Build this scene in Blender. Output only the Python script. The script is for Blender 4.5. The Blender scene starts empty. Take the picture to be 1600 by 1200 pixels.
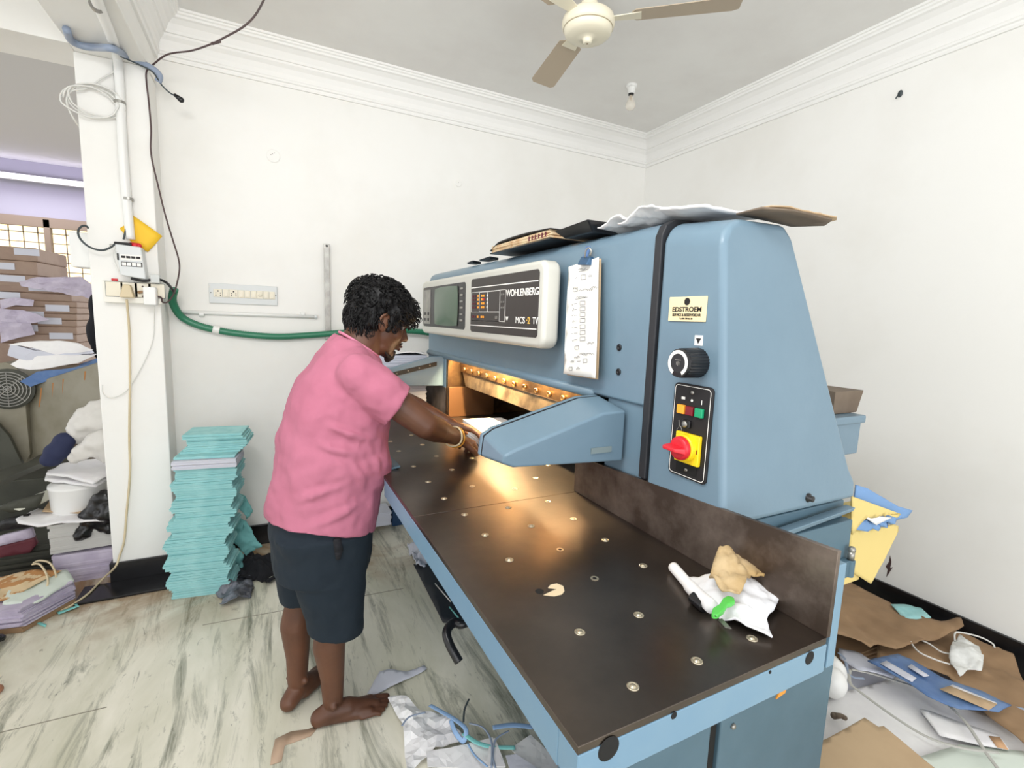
import bpy, bmesh, math, random
import numpy as np
from mathutils import Vector, Matrix, noise
# ------------------------------------------------------------------ camera, world, light, exposure
SC = bpy.context.scene
COL = SC.collection
R = random.Random(7)
F0, YAW, PITCH, ROLL, H = 754.926, math.radians(26.936), math.radians(7.553), math.radians(2.007), 1.42
_f = Vector((math.sin(YAW)*math.cos(PITCH), math.cos(YAW)*math.cos(PITCH), -math.sin(PITCH)))
_r0 = Vector((math.cos(YAW), -math.sin(YAW), 0)); _u0 = _r0.cross(_f)
_r = _r0*math.cos(ROLL)+_u0*math.sin(ROLL); _u = _u0*math.cos(ROLL)-_r0*math.sin(ROLL)
CAM = Vector((0, 0, H))
cd = bpy.data.cameras.new('camera'); cam = bpy.data.objects.new('camera', cd); COL.objects.link(cam)
cd.sensor_width = 36; cd.lens = F0/1600*36; cd.clip_start = .05
cam.matrix_world = Matrix(((_r.x, _u.x, -_f.x, 0), (_r.y, _u.y, -_f.y, 0), (_r.z, _u.z, -_f.z, H), (0, 0, 0, 1)))
SC.camera = cam
SC.view_settings.view_transform = 'Standard'; SC.view_settings.look = 'None'
SC.view_settings.gamma = 1; SC.view_settings.use_curve_mapping = False
SC.view_settings.exposure = 0.42
w = bpy.data.worlds.new('world'); SC.world = w; w.use_nodes = True
bg = w.node_tree.nodes['Background']; bg.inputs[0].default_value = (.975, .985, 1.0, 1); bg.inputs[1].default_value = 1.15
def area(name, loc, target, sx, sy, power, color):
    l = bpy.data.lights.new(name, 'AREA'); l.shape = 'RECTANGLE'; l.size = sx; l.size_y = sy; l.energy = power; l.color = color
    o = bpy.data.objects.new(name, l); COL.objects.link(o); o.location = loc
    o.rotation_euler = (Vector(target)-Vector(loc)).to_track_quat('-Z', 'Y').to_euler(); return o
area('ceiling_tube_light', (-.35, .5, 2.5), (1.6, 1.7, 2.0), 1.2, .3, 23, (1, .995, .985))
area('doorway_daylight', (.3, -1.9, 1.4), (.9, 1.2, 1.9), 2.6, 1.8, 26, (.97, .985, 1))
area('far_room_tube_light', (-2.1, 6.6, 2.62), (-2.1, 6.4, 0), 1.2, .12, 9, (.95, .93, 1))

def ray(x, y): return (_f*F0+_r*(x-800)+_u*(600-y)).normalized()
def oz(x, y, z): d = ray(x, y); return CAM+d*((z-H)/d.z)
def ox(x, y, X): d = ray(x, y); return CAM+d*(X/d.x)
def oy(x, y, Y): d = ray(x, y); return CAM+d*(Y/d.y)

# ------------------------------------------------------------------ materials
def lin(h):
    h = h.lstrip('#'); v = [int(h[i:i+2], 16)/255 for i in (0, 2, 4)]
    return tuple(((c+.055)/1.055)**2.4 if c > .04045 else c/12.92 for c in v)+(1,)
MATS = {}
def mat(name, col, rough=.6, metal=0, col2=None, scale=5, stretch=(1, 1, 1), lo=.4, hi=.65, bump=0, bscale=40, emit=None, es=0, trans=0, alpha=1, detail=5, coat=0, spec=.5):
    if name in MATS: return MATS[name]
    m = bpy.data.materials.new(name); m.use_nodes = True; nt = m.node_tree; N = nt.nodes; L = nt.links
    b = N['Principled BSDF']; b.inputs['Base Color'].default_value = lin(col)
    b.inputs['Roughness'].default_value = rough; b.inputs['Metallic'].default_value = metal
    b.inputs['Specular IOR Level'].default_value = spec
    if trans: b.inputs['Transmission Weight'].default_value = trans
    if alpha < 1: b.inputs['Alpha'].default_value = alpha
    if coat: b.inputs['Coat Weight'].default_value = coat
    if emit: b.inputs['Emission Color'].default_value = lin(emit); b.inputs['Emission Strength'].default_value = es
    if col2 or bump:
        tc = N.new('ShaderNodeTexCoord'); mp = N.new('ShaderNodeMapping'); mp.inputs['Scale'].default_value = stretch
        L.new(tc.outputs['Object'], mp.inputs[0])
    if col2:
        n = N.new('ShaderNodeTexNoise'); n.inputs['Scale'].default_value = scale; n.inputs['Detail'].default_value = detail; n.inputs['Roughness'].default_value = .6
        L.new(mp.outputs[0], n.inputs['Vector']); r = N.new('ShaderNodeValToRGB'); r.color_ramp.elements[0].position = lo; r.color_ramp.elements[1].position = hi
        r.color_ramp.elements[0].color = lin(col); r.color_ramp.elements[1].color = lin(col2)
        L.new(n.outputs['Fac'], r.inputs[0]); L.new(r.outputs[0], b.inputs['Base Color'])
    if bump:
        n2 = N.new('ShaderNodeTexNoise'); n2.inputs['Scale'].default_value = bscale; n2.inputs['Detail'].default_value = 4
        L.new(mp.outputs[0], n2.inputs['Vector']); bp = N.new('ShaderNodeBump'); bp.inputs['Strength'].default_value = bump; bp.inputs['Distance'].default_value = .01
        L.new(n2.outputs['Fac'], bp.inputs['Height']); L.new(bp.outputs[0], b.inputs['Normal'])
    MATS[name] = m; return m
def floor_mat():
    m = bpy.data.materials.new('marble_floor'); m.use_nodes = True; nt = m.node_tree; N = nt.nodes; L = nt.links; b = N['Principled BSDF']
    b.inputs['Roughness'].default_value = .28
    tc = N.new('ShaderNodeTexCoord')
    def nz(sc, st, det, rot=0, rough=.6):
        mp = N.new('ShaderNodeMapping'); mp.inputs['Scale'].default_value = st; mp.inputs['Rotation'].default_value = (0, 0, rot)
        L.new(tc.outputs['Object'], mp.inputs[0]); n = N.new('ShaderNodeTexNoise'); n.inputs['Scale'].default_value = sc; n.inputs['Detail'].default_value = det
        n.inputs['Roughness'].default_value = rough; n.inputs['Distortion'].default_value = .7
        L.new(mp.outputs[0], n.inputs['Vector']); return n.outputs['Fac']
    def ramp(f, a, bb, ca, cb):
        r = N.new('ShaderNodeValToRGB'); r.color_ramp.elements[0].position = a; r.color_ramp.elements[1].position = bb
        r.color_ramp.elements[0].color = ca; r.color_ramp.elements[1].color = cb; L.new(f, r.inputs[0]); return r.outputs[0]
    def mix(f, c1, c2, mode='MIX'):
        x = N.new('ShaderNodeMix'); x.data_type = 'RGBA'; x.blend_type = mode
        if isinstance(f, float): x.inputs[0].default_value = f
        else: L.new(f, x.inputs[0])
        for s, c in ((6, c1), (7, c2)):
            if isinstance(c, tuple): x.inputs[s].default_value = c
            else: L.new(c, x.inputs[s])
        return x.outputs[2]
    W = (1, 1, 1, 1); K = (0, 0, 0, 1)
    base = ramp(nz(1.6, (2.2, .7, 1), 6, .15), .35, .68, lin('#ece8d9'), lin('#c9c7b2'))
    veins = ramp(nz(2.6, (4.5, .55, 1), 10, .12, .72), .50, .66, K, W)
    c = mix(veins, base, lin('#7e8070'))
    fine = ramp(nz(9, (3.0, .8, 1), 8, -.2, .75), .60, .72, K, W)
    c = mix(fine, c, lin('#55564a'))
    # brown glue stains near the machine's far end
    sx = N.new('ShaderNodeSeparateXYZ'); L.new(tc.outputs['Object'], sx.inputs[0])
    mr = N.new('ShaderNodeMapRange'); L.new(sx.outputs['Y'], mr.inputs[0]); mr.inputs[1].default_value = 2.25; mr.inputs[2].default_value = 3.0
    st = N.new('ShaderNodeMath'); st.operation = 'MULTIPLY'; L.new(ramp(nz(2.1, (1, 1, 1), 8), .43, .58, K, W), st.inputs[0]); L.new(mr.outputs[0], st.inputs[1])
    c = mix(st.outputs[0], c, lin('#94714a'))
    L.new(c, b.inputs['Base Color']); MATS['marble_floor'] = m; return m
M = dict(
 wall=mat('white_wall', '#efeeea', .75, col2='#e6e4de', scale=1.1, lo=.45, hi=.75, bump=.12, bscale=7),
 ceil=mat('ceiling_paint', '#e6e5e2', .85, col2='#e0dedb', scale=2),
 cornice=mat('cornice_plaster', '#efeeeb', .6),
 black=mat('black_granite', '#121214', .25, col2='#1d1d20', scale=12),
 blue=mat('machine_blue_paint', '#6f8797', .36, col2='#6a8292', scale=3, bump=.03, bscale=60),
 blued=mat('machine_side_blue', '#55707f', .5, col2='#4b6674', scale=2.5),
 bluee=mat('table_edge_blue', '#7695a9', .4, col2='#668aa6', scale=2),
 steel=mat('steel_table', '#5b534d', .31, metal=.88, col2='#675d55', scale=6, bump=.03, bscale=25),
 fence=mat('worn_steel_fence', '#564a42', .40, metal=.7, col2='#8a7d73', scale=7, lo=.42, hi=.68, bump=.05, bscale=20, detail=9),
 rubber=mat('black_rubber', '#26272b', .55),
 dark=mat('dark_recess', '#0e0d0c', .8),
 beige=mat('console_cream', '#c9c8bf', .45),
 screen=mat('green_crt_glass', '#3d5542', .28, col2='#475f4b', scale=3, spec=.8),
 panel=mat('console_panel_brown', '#3b3533', .5),
 white=mat('white_print', '#f2f0ea', .6), yellowp=mat('yellow_print', '#f0c25a', .6),
 brass=mat('warm_steel', '#8b6a45', .35, metal=.8, col2='#5a4330', scale=9),
 bolt=mat('bolt_steel', '#b08a5a', .3, metal=.9),
 nickel=mat('nickel', '#c9bfa8', .28, metal=.8), silver=mat('grey_metal', '#a7a59f', .35, metal=.8, col2='#8b8984', scale=14),
 paper=mat('white_paper', '#eeedec', .8, col2='#e3e1e3', scale=5), paperg=mat('grey_white_paper', '#c9cbd6', .8),
 paperl=mat('lilac_paper', '#c8c0d0', .8, col2='#aaa0b6', scale=6), teal=mat('teal_paper', '#a2d4d4', .75, col2='#8ac4c6', scale=14, stretch=(1, 1, 6)),
 teald=mat('torn_teal_paper', '#76b5b4', .8), kraft=mat('kraft_paper', '#9d7f5f', .8, col2='#8c7053', scale=4, bump=.1, bscale=9),
 card=mat('cardboard', '#c0a684', .8, col2='#b79c7b', scale=3), cardd=mat('dark_cardboard', '#76685a', .8, col2='#66584a', scale=5),
 wrap=mat('brown_wrap', '#8c7465', .5, col2='#9a8372', scale=5, bump=.2, bscale=12), yellow=mat('yellow_card', '#dcc57e', .75),
 yelenv=mat('yellow_envelope', '#f0c22e', .65, bump=.05), bluepl=mat('blue_plastic', '#47699c', .4, col2='#6a86ad', scale=5),
 bluel=mat('light_blue_card', '#6f95c4', .6),
 plastic=mat('white_plastic', '#e9e9e6', .35), ivory=mat('ivory_plastic', '#e6dfcc', .4), grey=mat('grey_box', '#d6d9d9', .45),
 blackpl=mat('black_plastic', '#17171a', .3), blackbag=mat('black_bag', '#0d0d0f', .28, bump=.3, bscale=22), cloth=mat('black_cloth', '#14141a', .9, bump=.2, bscale=20),
 sack=mat('white_sack', '#cfccc6', .4, bump=.35, bscale=15), red=mat('red_plastic', '#cf2230', .35), yel=mat('yellow_plastic', '#f2cf1c', .35),
 green=mat('green_plastic', '#57c152', .4), hose=mat('green_hose', '#2f7a5c', .35), greyhose=mat('grey_hose', '#8e9bb0', .4),
 wire=mat('brown_wire', '#4d3a3a', .5), wireb=mat('dark_wire', '#3c4548', .5), strapg=mat('grey_strap', '#b3b2ac', .45), wirew=mat('white_wire', '#dcdbd6', .5), wirec=mat('cream_wire', '#d2c2a0', .5),
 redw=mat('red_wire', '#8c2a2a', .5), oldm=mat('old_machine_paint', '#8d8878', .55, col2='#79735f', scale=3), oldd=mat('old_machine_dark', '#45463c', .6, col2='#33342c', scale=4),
 rust=mat('rust_streak', '#a5703d', .7), rag=mat('tan_rag', '#c3ab84', .9, col2='#a2834f', scale=9, bump=.2, bscale=30),
 wcloth=mat('white_cloth', '#e4e5e8', .85, col2='#b9bcc4', scale=7, lo=.55, hi=.8, bump=.1, bscale=18),
 skin=mat('brown_skin', '#633f2b', .5, col2='#523323', scale=6, bump=.03, bscale=90), skinf=mat('other_skin', '#9a6b50', .5),
 nail=mat('nail', '#b08a76', .35), hair=mat('black_hair', '#0a090a', .5, spec=.3), beard=mat('beard_hair', '#1d1210', .8), lip=mat('lip', '#5c2f26', .45), eyew=mat('eye_white', '#a39a93', .35), iris=mat('iris_black', '#120c0a', .1),
 shirt=mat('pink_cotton', '#b56d83', .9, col2='#af667c', scale=3, bump=.06, bscale=120), shorts=mat('navy_shorts', '#0b1b27', .85, bump=.05, bscale=100),
 gold=mat('gold_bracelet', '#d9a040', .3, metal=.6), fan=mat('cream_fan', '#e6dfc9', .4), fanb=mat('tan_fan_blade', '#b5a58f', .5),
 tealstrap=mat('teal_strap', '#84cfcb', .5), bluestrap=mat('blue_strap', '#8fb0d8', .45), lilac=mat('lilac_wall', '#a5a2b2', .7), sky=mat('bright_outside', '#fbe7b4', 1, emit='#fde9bb', es=1.1),
 tube=mat('lit_tube', '#ffffff', 1, emit='#e9e0ff', es=6), woodf=mat('window_frame_brown', '#8b7a6c', .6), mask=mat('mask_fabric', '#dfe0dd', .9, col2='#cfcfca', scale=18, bump=.15, bscale=40),
 orange=mat('orange_button', '#f09a2a', .4, emit='#f09a2a', es=.25), maroon=mat('maroon_button', '#7d1420', .4), greenb=mat('green_button', '#159a6a', .4),
 darkred=mat('dark_red_paper', '#5e2630', .7), amber=mat('amber_reflector', '#e8962c', .3), pale=mat('pale_plate', '#f0dcae', .5), greygr=mat('pale_green_sheet', '#d3dcd2', .8),
 glass=mat('clear_glass', '#ffffff', .05, trans=1), foil=mat('dark_print', '#1a1718', .6), putty=mat('glue_patch', '#b79c84', .6), cream=mat('torn_cream_sticker', '#d9c6a4', .7),
)
floor_mat()

# ------------------------------------------------------------------ helpers
WO = {}
def thing(name, label, cat, loc=(0, 0, 0), group=None):
    o = bpy.data.objects.new(name, None); COL.objects.link(o); o.location = loc; o.empty_display_size = .05
    o['label'] = label; o['category'] = cat
    if group: o['group'] = group
    WO[o.name] = Vector(loc); return o
def tag(o, label, cat, group=None, kind=None):
    o['label'] = label; o['category'] = cat
    if group: o['group'] = group
    if kind: o['kind'] = kind
    return o
def V3(p): return Vector(p)
class MB:
    def __init__(s): s.v = []; s.f = []; s.mi = []
    def add(s, vs, fs, T=None):
        n = len(s.v)
        s.v += [tuple(T @ Vector(p)) if T else tuple(p) for p in vs]; s.f += [tuple(i+n for i in f) for f in fs]; return s
    def box(s, x0, x1, y0, y1, z0, z1, T=None):
        return s.add([(x0, y0, z0), (x1, y0, z0), (x1, y1, z0), (x0, y1, z0), (x0, y0, z1), (x1, y0, z1), (x1, y1, z1), (x0, y1, z1)],
                     [(0, 3, 2, 1), (4, 5, 6, 7), (0, 1, 5, 4), (1, 2, 6, 5), (2, 3, 7, 6), (3, 0, 4, 7)], T)
    def bc(s, c, d, T=None): return s.box(c[0]-d[0]/2, c[0]+d[0]/2, c[1]-d[1]/2, c[1]+d[1]/2, c[2]-d[2]/2, c[2]+d[2]/2, T)
    def hull8(s, lo, hi):   # two quads
        return s.add(list(lo)+list(hi), [(3, 2, 1, 0), (4, 5, 6, 7), (0, 1, 5, 4), (1, 2, 6, 5), (2, 3, 7, 6), (3, 0, 4, 7)])
    def prism(s, pts, d):   # pts: 3D polygon, d: extrusion vector
        n = len(pts); d = V3(d); a = [V3(p) for p in pts]
        return s.add(a+[p+d for p in a], [tuple(range(n-1, -1, -1)), tuple(range(n, 2*n))]+[(i, (i+1) % n, n+(i+1) % n, n+i) for i in range(n)])
    def tube(s, path, r, n=10, caps=True, flat=1.0):
        P = [V3(p) for p in path]; k = len(P); rs = r if isinstance(r, (list, tuple)) else [r]*k; vs = []; fs = []; up = None
        for i, p in enumerate(P):
            t = (P[min(i+1, k-1)]-P[max(i-1, 0)]).normalized()
            if up is None: up = Vector((0, 0, 1)) if abs(t.z) < .9 else Vector((1, 0, 0))
            a = t.cross(up); a.normalize(); b = a.cross(t); up = b
            for j in range(n):
                q = 2*math.pi*j/n; vs.append(p+a*math.cos(q)*rs[i]+b*math.sin(q)*rs[i]*flat)
        for i in range(k-1):
            for j in range(n): fs.append((i*n+j, i*n+(j+1) % n, (i+1)*n+(j+1) % n, (i+1)*n+j))
        if caps: fs += [tuple(range(n-1, -1, -1)), tuple(range((k-1)*n, k*n))]
        return s.add(vs, fs)
    def cyl(s, a, b, r, r2=None, n=20): return s.tube([a, b], [r, r if r2 is None else r2], n)
    def lathe(s, prof, c, axis=(0, 0, 1), n=28):  # prof [(r,h)]
        q = Vector((0, 0, 1)).rotation_difference(V3(axis)); vs = []; fs = []; k = len(prof)
        for r_, h in prof:
            for j in range(n):
                a = 2*math.pi*j/n; vs.append(V3(c)+q @ Vector((r_*math.cos(a), r_*math.sin(a), h)))
        for i in range(k-1):
            for j in range(n): fs.append((i*n+j, i*n+(j+1) % n, (i+1)*n+(j+1) % n, (i+1)*n+j))
        fs += [tuple(range(n-1, -1, -1)), tuple(range((k-1)*n, k*n))]
        return s.add(vs, fs)
    def ell(s, c, r, T=None, nu=20, nv=12):
        vs = []; fs = []; r = (r, r, r) if isinstance(r, (int, float)) else r
        for i in range(nv+1):
            th = math.pi*i/nv
            for j in range(nu):
                a = 2*math.pi*j/nu; st = max(math.sin(th), 1e-3); vs.append((c[0]+r[0]*st*math.cos(a), c[1]+r[1]*st*math.sin(a), c[2]-r[2]*math.cos(th)))
        for i in range(nv):
            for j in range(nu): fs.append((i*nu+j, i*nu+(j+1) % nu, (i+1)*nu+(j+1) % nu, (i+1)*nu+j))
        fs += [tuple(range(nu-1, -1, -1)), tuple(range(nv*nu, (nv+1)*nu))]
        return s.add(vs, fs, T)
    def caps(s, pts, n=18):  # chain of spheres (p, r) joined by cones
        for i, (p, r) in enumerate(pts):
            s.ell(p, r)
            if i: s.tube([pts[i-1][0], p], [pts[i-1][1], r], n)
        return s
    def mesh(s, name):
        m = bpy.data.meshes.new(name); m.from_pydata([tuple(v) for v in s.v], [], s.f); m.update()
        bm = bmesh.new(); bm.from_mesh(m); bmesh.ops.recalc_face_normals(bm, faces=bm.faces); bm.to_mesh(m); bm.free(); return m
    def build(s, name, mt, parent=None, bevel=0, seg=2, smooth=False, org=None):
        return place(s.mesh(name), name, mt, parent, bevel, seg, smooth, org)
def place(me, name, mt, parent=None, bevel=0, seg=2, smooth=False, org=None):
    o = bpy.data.objects.new(name, me); COL.objects.link(o); me.materials.append(MATS.get(mt) or M[mt] if isinstance(mt, str) else mt)
    co = np.zeros(len(me.vertices)*3); me.vertices.foreach_get('co', co); co = co.reshape(-1, 3)
    if parent is None:
        L = V3(org) if org is not None else Vector(((co[:, 0].min()+co[:, 0].max())/2, (co[:, 1].min()+co[:, 1].max())/2, co[:, 2].min()))
        me.transform(Matrix.Translation(-L)); o.location = L; WO[o.name] = L
    else:
        W0 = WO[parent.name]; me.transform(Matrix.Translation(-W0)); o.parent = parent; WO[o.name] = W0
    if bevel:
        b = o.modifiers.new('bevel', 'BEVEL'); b.width = bevel; b.segments = seg; b.limit_method = 'ANGLE'; b.angle_limit = math.radians(25)
    if bevel or smooth:
        for p in me.polygons: p.use_smooth = True
    if bevel:
        wn = o.modifiers.new('wn', 'WEIGHTED_NORMAL'); wn.keep_sharp = True
    return o
def struct(o): o['kind'] = 'structure'; return o
def dup(root, loc, rz=0, label=None, sc=None):
    def cp(o, par):
        c = o.copy(); COL.objects.link(c)
        if par: c.parent = par
        for ch in [k for k in o.children]: cp(ch, c)
        return c
    c = cp(root, None); c.location = loc; c.rotation_euler = (0, 0, rz)
    if sc: c.scale = sc
    if label: c['label'] = label
    return c
def smoothpath(pts, k=6):
    P = [V3(p) for p in pts]; out = []
    for i in range(len(P)-1):
        p0 = P[max(i-1, 0)]; p1 = P[i]; p2 = P[i+1]; p3 = P[min(i+2, len(P)-1)]
        for j in range(k):
            t = j/k; out.append(.5*((2*p1)+(p2-p0)*t+(2*p0-5*p1+4*p2-p3)*t*t+(3*p1-p0-3*p2+p3)*t**3))
    out.append(P[-1]); return out
def cable(name, pts, r, mt, parent=None, k=6, n=8, flat=1.0):
    m = MB(); m.tube(smoothpath(pts, k), r, n, flat=flat); return m.build(name, mt, parent, smooth=True)
def sheet(name, pts, mt, thick=.002, amp=0.0, freq=6, seed=0, cell=.03, parent=None, curl=None, ndir=(0, 0, 1), smooth=True):
    """a cut sheet: polygon outline -> fine triangles -> gentle crumple -> thickness"""
    bm = bmesh.new(); vs = [bm.verts.new(p) for p in pts]; f = bm.faces.new(vs); bmesh.ops.triangulate(bm, faces=[f])
    for _ in range(7):
        es = [e for e in bm.edges if e.calc_length() > cell]
        if not es or len(bm.verts) > 9000: break
        bmesh.ops.subdivide_edges(bm, edges=es, cuts=1); bmesh.ops.triangulate(bm, faces=bm.faces[:])
    nd = Vector(ndir)
    for v in bm.verts:
        p = v.co.copy(); d = 0
        if amp:
            q = Vector((p.x*freq+seed*3.1, p.y*freq+seed*1.7, p.z*freq)); d = amp*(noise.noise(q)+.5*abs(noise.noise(q*2.3))+.25*noise.noise(q*5))
        if curl: d += curl(p)
        v.co = p+nd*d
    bm.normal_update(); me = bpy.data.meshes.new(name); bm.to_mesh(me); bm.free()
    o = place(me, name, mt, parent, smooth=smooth)
    s = o.modifiers.new('thick', 'SOLIDIFY'); s.thickness = thick; s.offset = -1; return o
def zs(pxs, z): return [oz(x, y, z) for x, y in pxs]
def text(name, body, mt, parent, origin, right, up, size, sx=1, bold=.0, depth=.0006, align='LEFT', spacing=1.0):
    c = bpy.data.curves.new(name, 'FONT'); c.body = body; c.size = size; c.extrude = depth; c.offset = bold; c.align_x = align; c.space_character = spacing
    t = bpy.data.objects.new(name+'_tmp', c); COL.objects.link(t); bpy.context.view_layer.update()
    me = bpy.data.meshes.new_from_object(t.evaluated_get(bpy.context.evaluated_depsgraph_get())); bpy.data.objects.remove(t)
    r_ = V3(right).normalized(); u_ = V3(up).normalized(); n_ = r_.cross(u_)
    T = Matrix.Translation(V3(origin)) @ Matrix(((r_.x*sx, u_.x, n_.x, 0), (r_.y*sx, u_.y, n_.y, 0), (r_.z*sx, u_.z, n_.z, 0), (0, 0, 0, 1)))
    me.transform(T); me.name = name; return place(me, name, mt, parent)
def blob(mb, name, mt, parent=None, voxel=.005, smooth=4, cuts=(), fac=.5):
    """one continuous skin grown over overlapping volumes"""
    me = mb.mesh(name+'_src'); o = bpy.data.objects.new(name+'_src', me); COL.objects.link(o)
    rm = o.modifiers.new('r', 'REMESH'); rm.mode = 'VOXEL'; rm.voxel_size = voxel
    if smooth: s = o.modifiers.new('s', 'SMOOTH'); s.iterations = smooth; s.factor = fac
    bpy.context.view_layer.update()
    m2 = bpy.data.meshes.new_from_object(o.evaluated_get(bpy.context.evaluated_depsgraph_get())); bpy.data.objects.remove(o)
    if cuts:
        bm = bmesh.new(); bm.from_mesh(m2)
        for co, no in cuts:
            g = bm.verts[:]+bm.edges[:]+bm.faces[:]
            r_ = bmesh.ops.bisect_plane(bm, geom=g, plane_co=co, plane_no=no, clear_outer=True)
            ed = [e for e in r_['geom_cut'] if isinstance(e, bmesh.types.BMEdge)]
            bmesh.ops.holes_fill(bm, edges=ed, sides=0)
        bm.to_mesh(m2); bm.free()
    m2.name = name; m2.materials.clear(); return place(m2, name, mt, parent, smooth=True)
def rrect(y0, y1, z0, z1, X, r, n=5):
    out = []
    for cx, cz, a0 in ((y1-r, z1-r, 0), (y0+r, z1-r, 90), (y0+r, z0+r, 180), (y1-r, z0+r, 270)):
        for i in range(n+1):
            a = math.radians(a0+90*i/n); out.append((X, cx+r*math.cos(a), cz+r*math.sin(a)))
    return out
# ------------------------------------------------------------------ the room
RX, BY, CZ = 2.77, 3.2, 2.88
m = MB(); m.box(-4.2, 2.9, -1.9, 7.2, -.1, 0); fl = struct(m.build('floor', 'marble_floor', org=(0, 0, 0)))
m = MB(); m.box(-.47, 2.9, -1.9, 3.3, CZ, CZ+.1); m.box(-4.2, -.47, -1.9, 2.9, CZ, CZ+.1); struct(m.build('ceiling', 'ceil'))
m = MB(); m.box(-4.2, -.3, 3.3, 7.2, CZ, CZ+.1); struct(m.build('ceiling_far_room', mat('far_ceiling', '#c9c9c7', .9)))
m = MB(); m.box(-.52, RX+.13, BY, BY+.15, 0, CZ); struct(m.build('wall_back', 'wall'))
m = MB(); m.box(RX, RX+.13, -1.9, BY, 0, CZ); struct(m.build('wall_right', 'wall'))
m = MB(); m.box(-.745, -.475, 3.0, BY+.15, 0, 2.55); struct(m.build('wall_pillar', 'wall', bevel=.006))
m = MB(); m.box(-.74, -.47, -1.9, BY+.15, 2.55, CZ); struct(m.build('trim_1', 'wall', bevel=.004))       # ceiling beam
m = MB(); m.box(-4.2, -.74, 2.93, BY, 2.55, CZ); struct(m.build('trim_2', 'wall', bevel=.004))           # cross beam over the opening
m = MB(); m.box(-4.2, -.5, 7.0, 7.2, 2.3, CZ+.1); m.box(-4.2, -.5, 7.0, 7.2, 0, 1.3); m.box(-1.3, -.5, 7.0, 7.2, 1.3, 2.3)
struct(m.build('wall_far', 'lilac'))
# window of the far room
fr = MB(); fr.box(-4.2, -1.3, 6.96, 7.02, 2.22, 2.32); fr.box(-4.2, -1.3, 6.96, 7.02, 1.28, 1.34)
for x in (-3.2, -2.06, -1.34): fr.box(x-.025, x+.025, 6.96, 7.02, 1.3, 2.3)
win = struct(fr.build('window_1', 'woodf'))
g = MB(); g.box(-4.1, -1.3, 7.08, 7.085, 1.3, 2.3); g.build('window_pane', 'glass', win)
g = MB()
for i in range(24): g.box(-4.0+i*.115, -3.992+i*.115, 7.03, 7.04, 1.3, 2.3)
for z in [1.36+.1*i for i in range(10)]: g.box(-4.1, -1.3, 7.03, 7.04, z, z+.008)
g.build('window_grille', 'woodf', win)
g = MB(); g.box(-5.2, -.2, 8.2, 8.3, 0, 3.2); b_ = g.build('wall_outside', 'sky'); b_['kind'] = 'structure'
# baseboards (black granite)
m = MB(); m.box(-.475, RX, BY-.018, BY, 0, .125); struct(m.build('baseboard_back', 'black', bevel=.003))
m = MB(); m.box(RX-.018, RX, -1.9, BY-.018, 0, .165); struct(m.build('baseboard_right', 'black', bevel=.003))
m = MB(); m.box(-.757, -.463, 2.985, 3.0, 0, .11); m.box(-.475, -.463, 3.0, BY-.018, 0, .125); m.box(-.757, -.745, 3.0, BY+.15, 0, .11); struct(m.build('baseboard_pillar', 'black', bevel=.003))
m = MB(); m.box(-.86, -.44, 2.82, 2.985, 0, .012); struct(m.build('trim_3', 'black', bevel=.002))          # granite sill on the floor
m = MB()
for a, b2 in (((-.3, 2.42), (.6, 2.36)), ((-1.35, 2.05), (-.55, 2.02))):
    d = (Vector(b2)-Vector(a)).normalized(); n_ = Vector((-d.y, d.x))*.002
    m.prism([(a[0]-n_.x, a[1]-n_.y, 0), (b2[0]-n_.x, b2[1]-n_.y, 0), (b2[0]+n_.x, b2[1]+n_.y, 0), (a[0]+n_.x, a[1]+n_.y, 0)], (0, 0, .0008))
struct(m.build('floor_joint_strip', mat('floor_joint', '#8d8878', .8)))
# cornice: profile swept along a straight run; (out from wall, z)
CP = [(0, 2.672), (.012, 2.672), (.016, 2.682), (.016, 2.690), (.024, 2.694), (.026, 2.704), (.020, 2.71), (.022, 2.735), (.032, 2.76), (.048, 2.776), (.05, 2.786), (.058, 2.788),
      (.062, 2.80), (.075, 2.825), (.095, 2.842), (.108, 2.846), (.110, 2.856), (.118, 2.860), (.120, 2.868), (.128, 2.870), (.13, 2.88), (0, 2.88)]
def cornice(name, a, b, inn, ma, mb):
    """a,b wall points; inn = inward unit; ma/mb = 1 when mitred at that end"""
    a = Vector(a); b = Vector(b); d = (b-a).normalized(); inn = Vector(inn); vs = []; n = len(CP)
    for e, s, mm in ((a, 1, ma), (b, -1, mb)):
        for o_, z in CP: p = e+inn*o_+d*(s*o_*mm); vs.append((p.x, p.y, z))
    m = MB(); m.add(vs, [tuple(range(n)), tuple(range(2*n-1, n-1, -1))]+[(i, (i+1) % n, n+(i+1) % n, n+i) for i in range(n)])
    struct(m.build(name, 'cornice'))
cornice('trim_4', (-.47, BY), (RX, BY), (0, -1), 1, 1)
cornice('trim_5', (RX, BY), (RX, -1.9), (-1, 0), 1, 0)
cornice('trim_6', (-.47, BY), (-.47, -1.9), (1, 0), 1, 0)

# ------------------------------------------------------------------ the paper cutter
PC = thing('paper_cutter', 'large light blue industrial paper guillotine with steel side table and control console', 'paper cutter', (1.0, 1.6, 0))
FX = .84; TZ = .9; Y0 = .655; YR = .905; YL = 2.75
SY0, SY1 = 1.17, 2.41
prof = [(FX, 1.215), (FX, 1.625), (.852, 1.652), (.88, 1.668), (1.0, 1.672), (1.05, 1.65), (1.32, 1.08), (1.32, 1.0), (1.2, 1.0), (1.1, 1.215), (1.1, 1.33), (FX+.018, 1.33), (FX+.018, 1.215)]
m = MB(); m.prism([(x, YR+.012, z) for x, z in prof], (0, YL-YR-.012, 0)); m.build('upper_housing', 'blue', PC, bevel=.012, seg=3)
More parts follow.
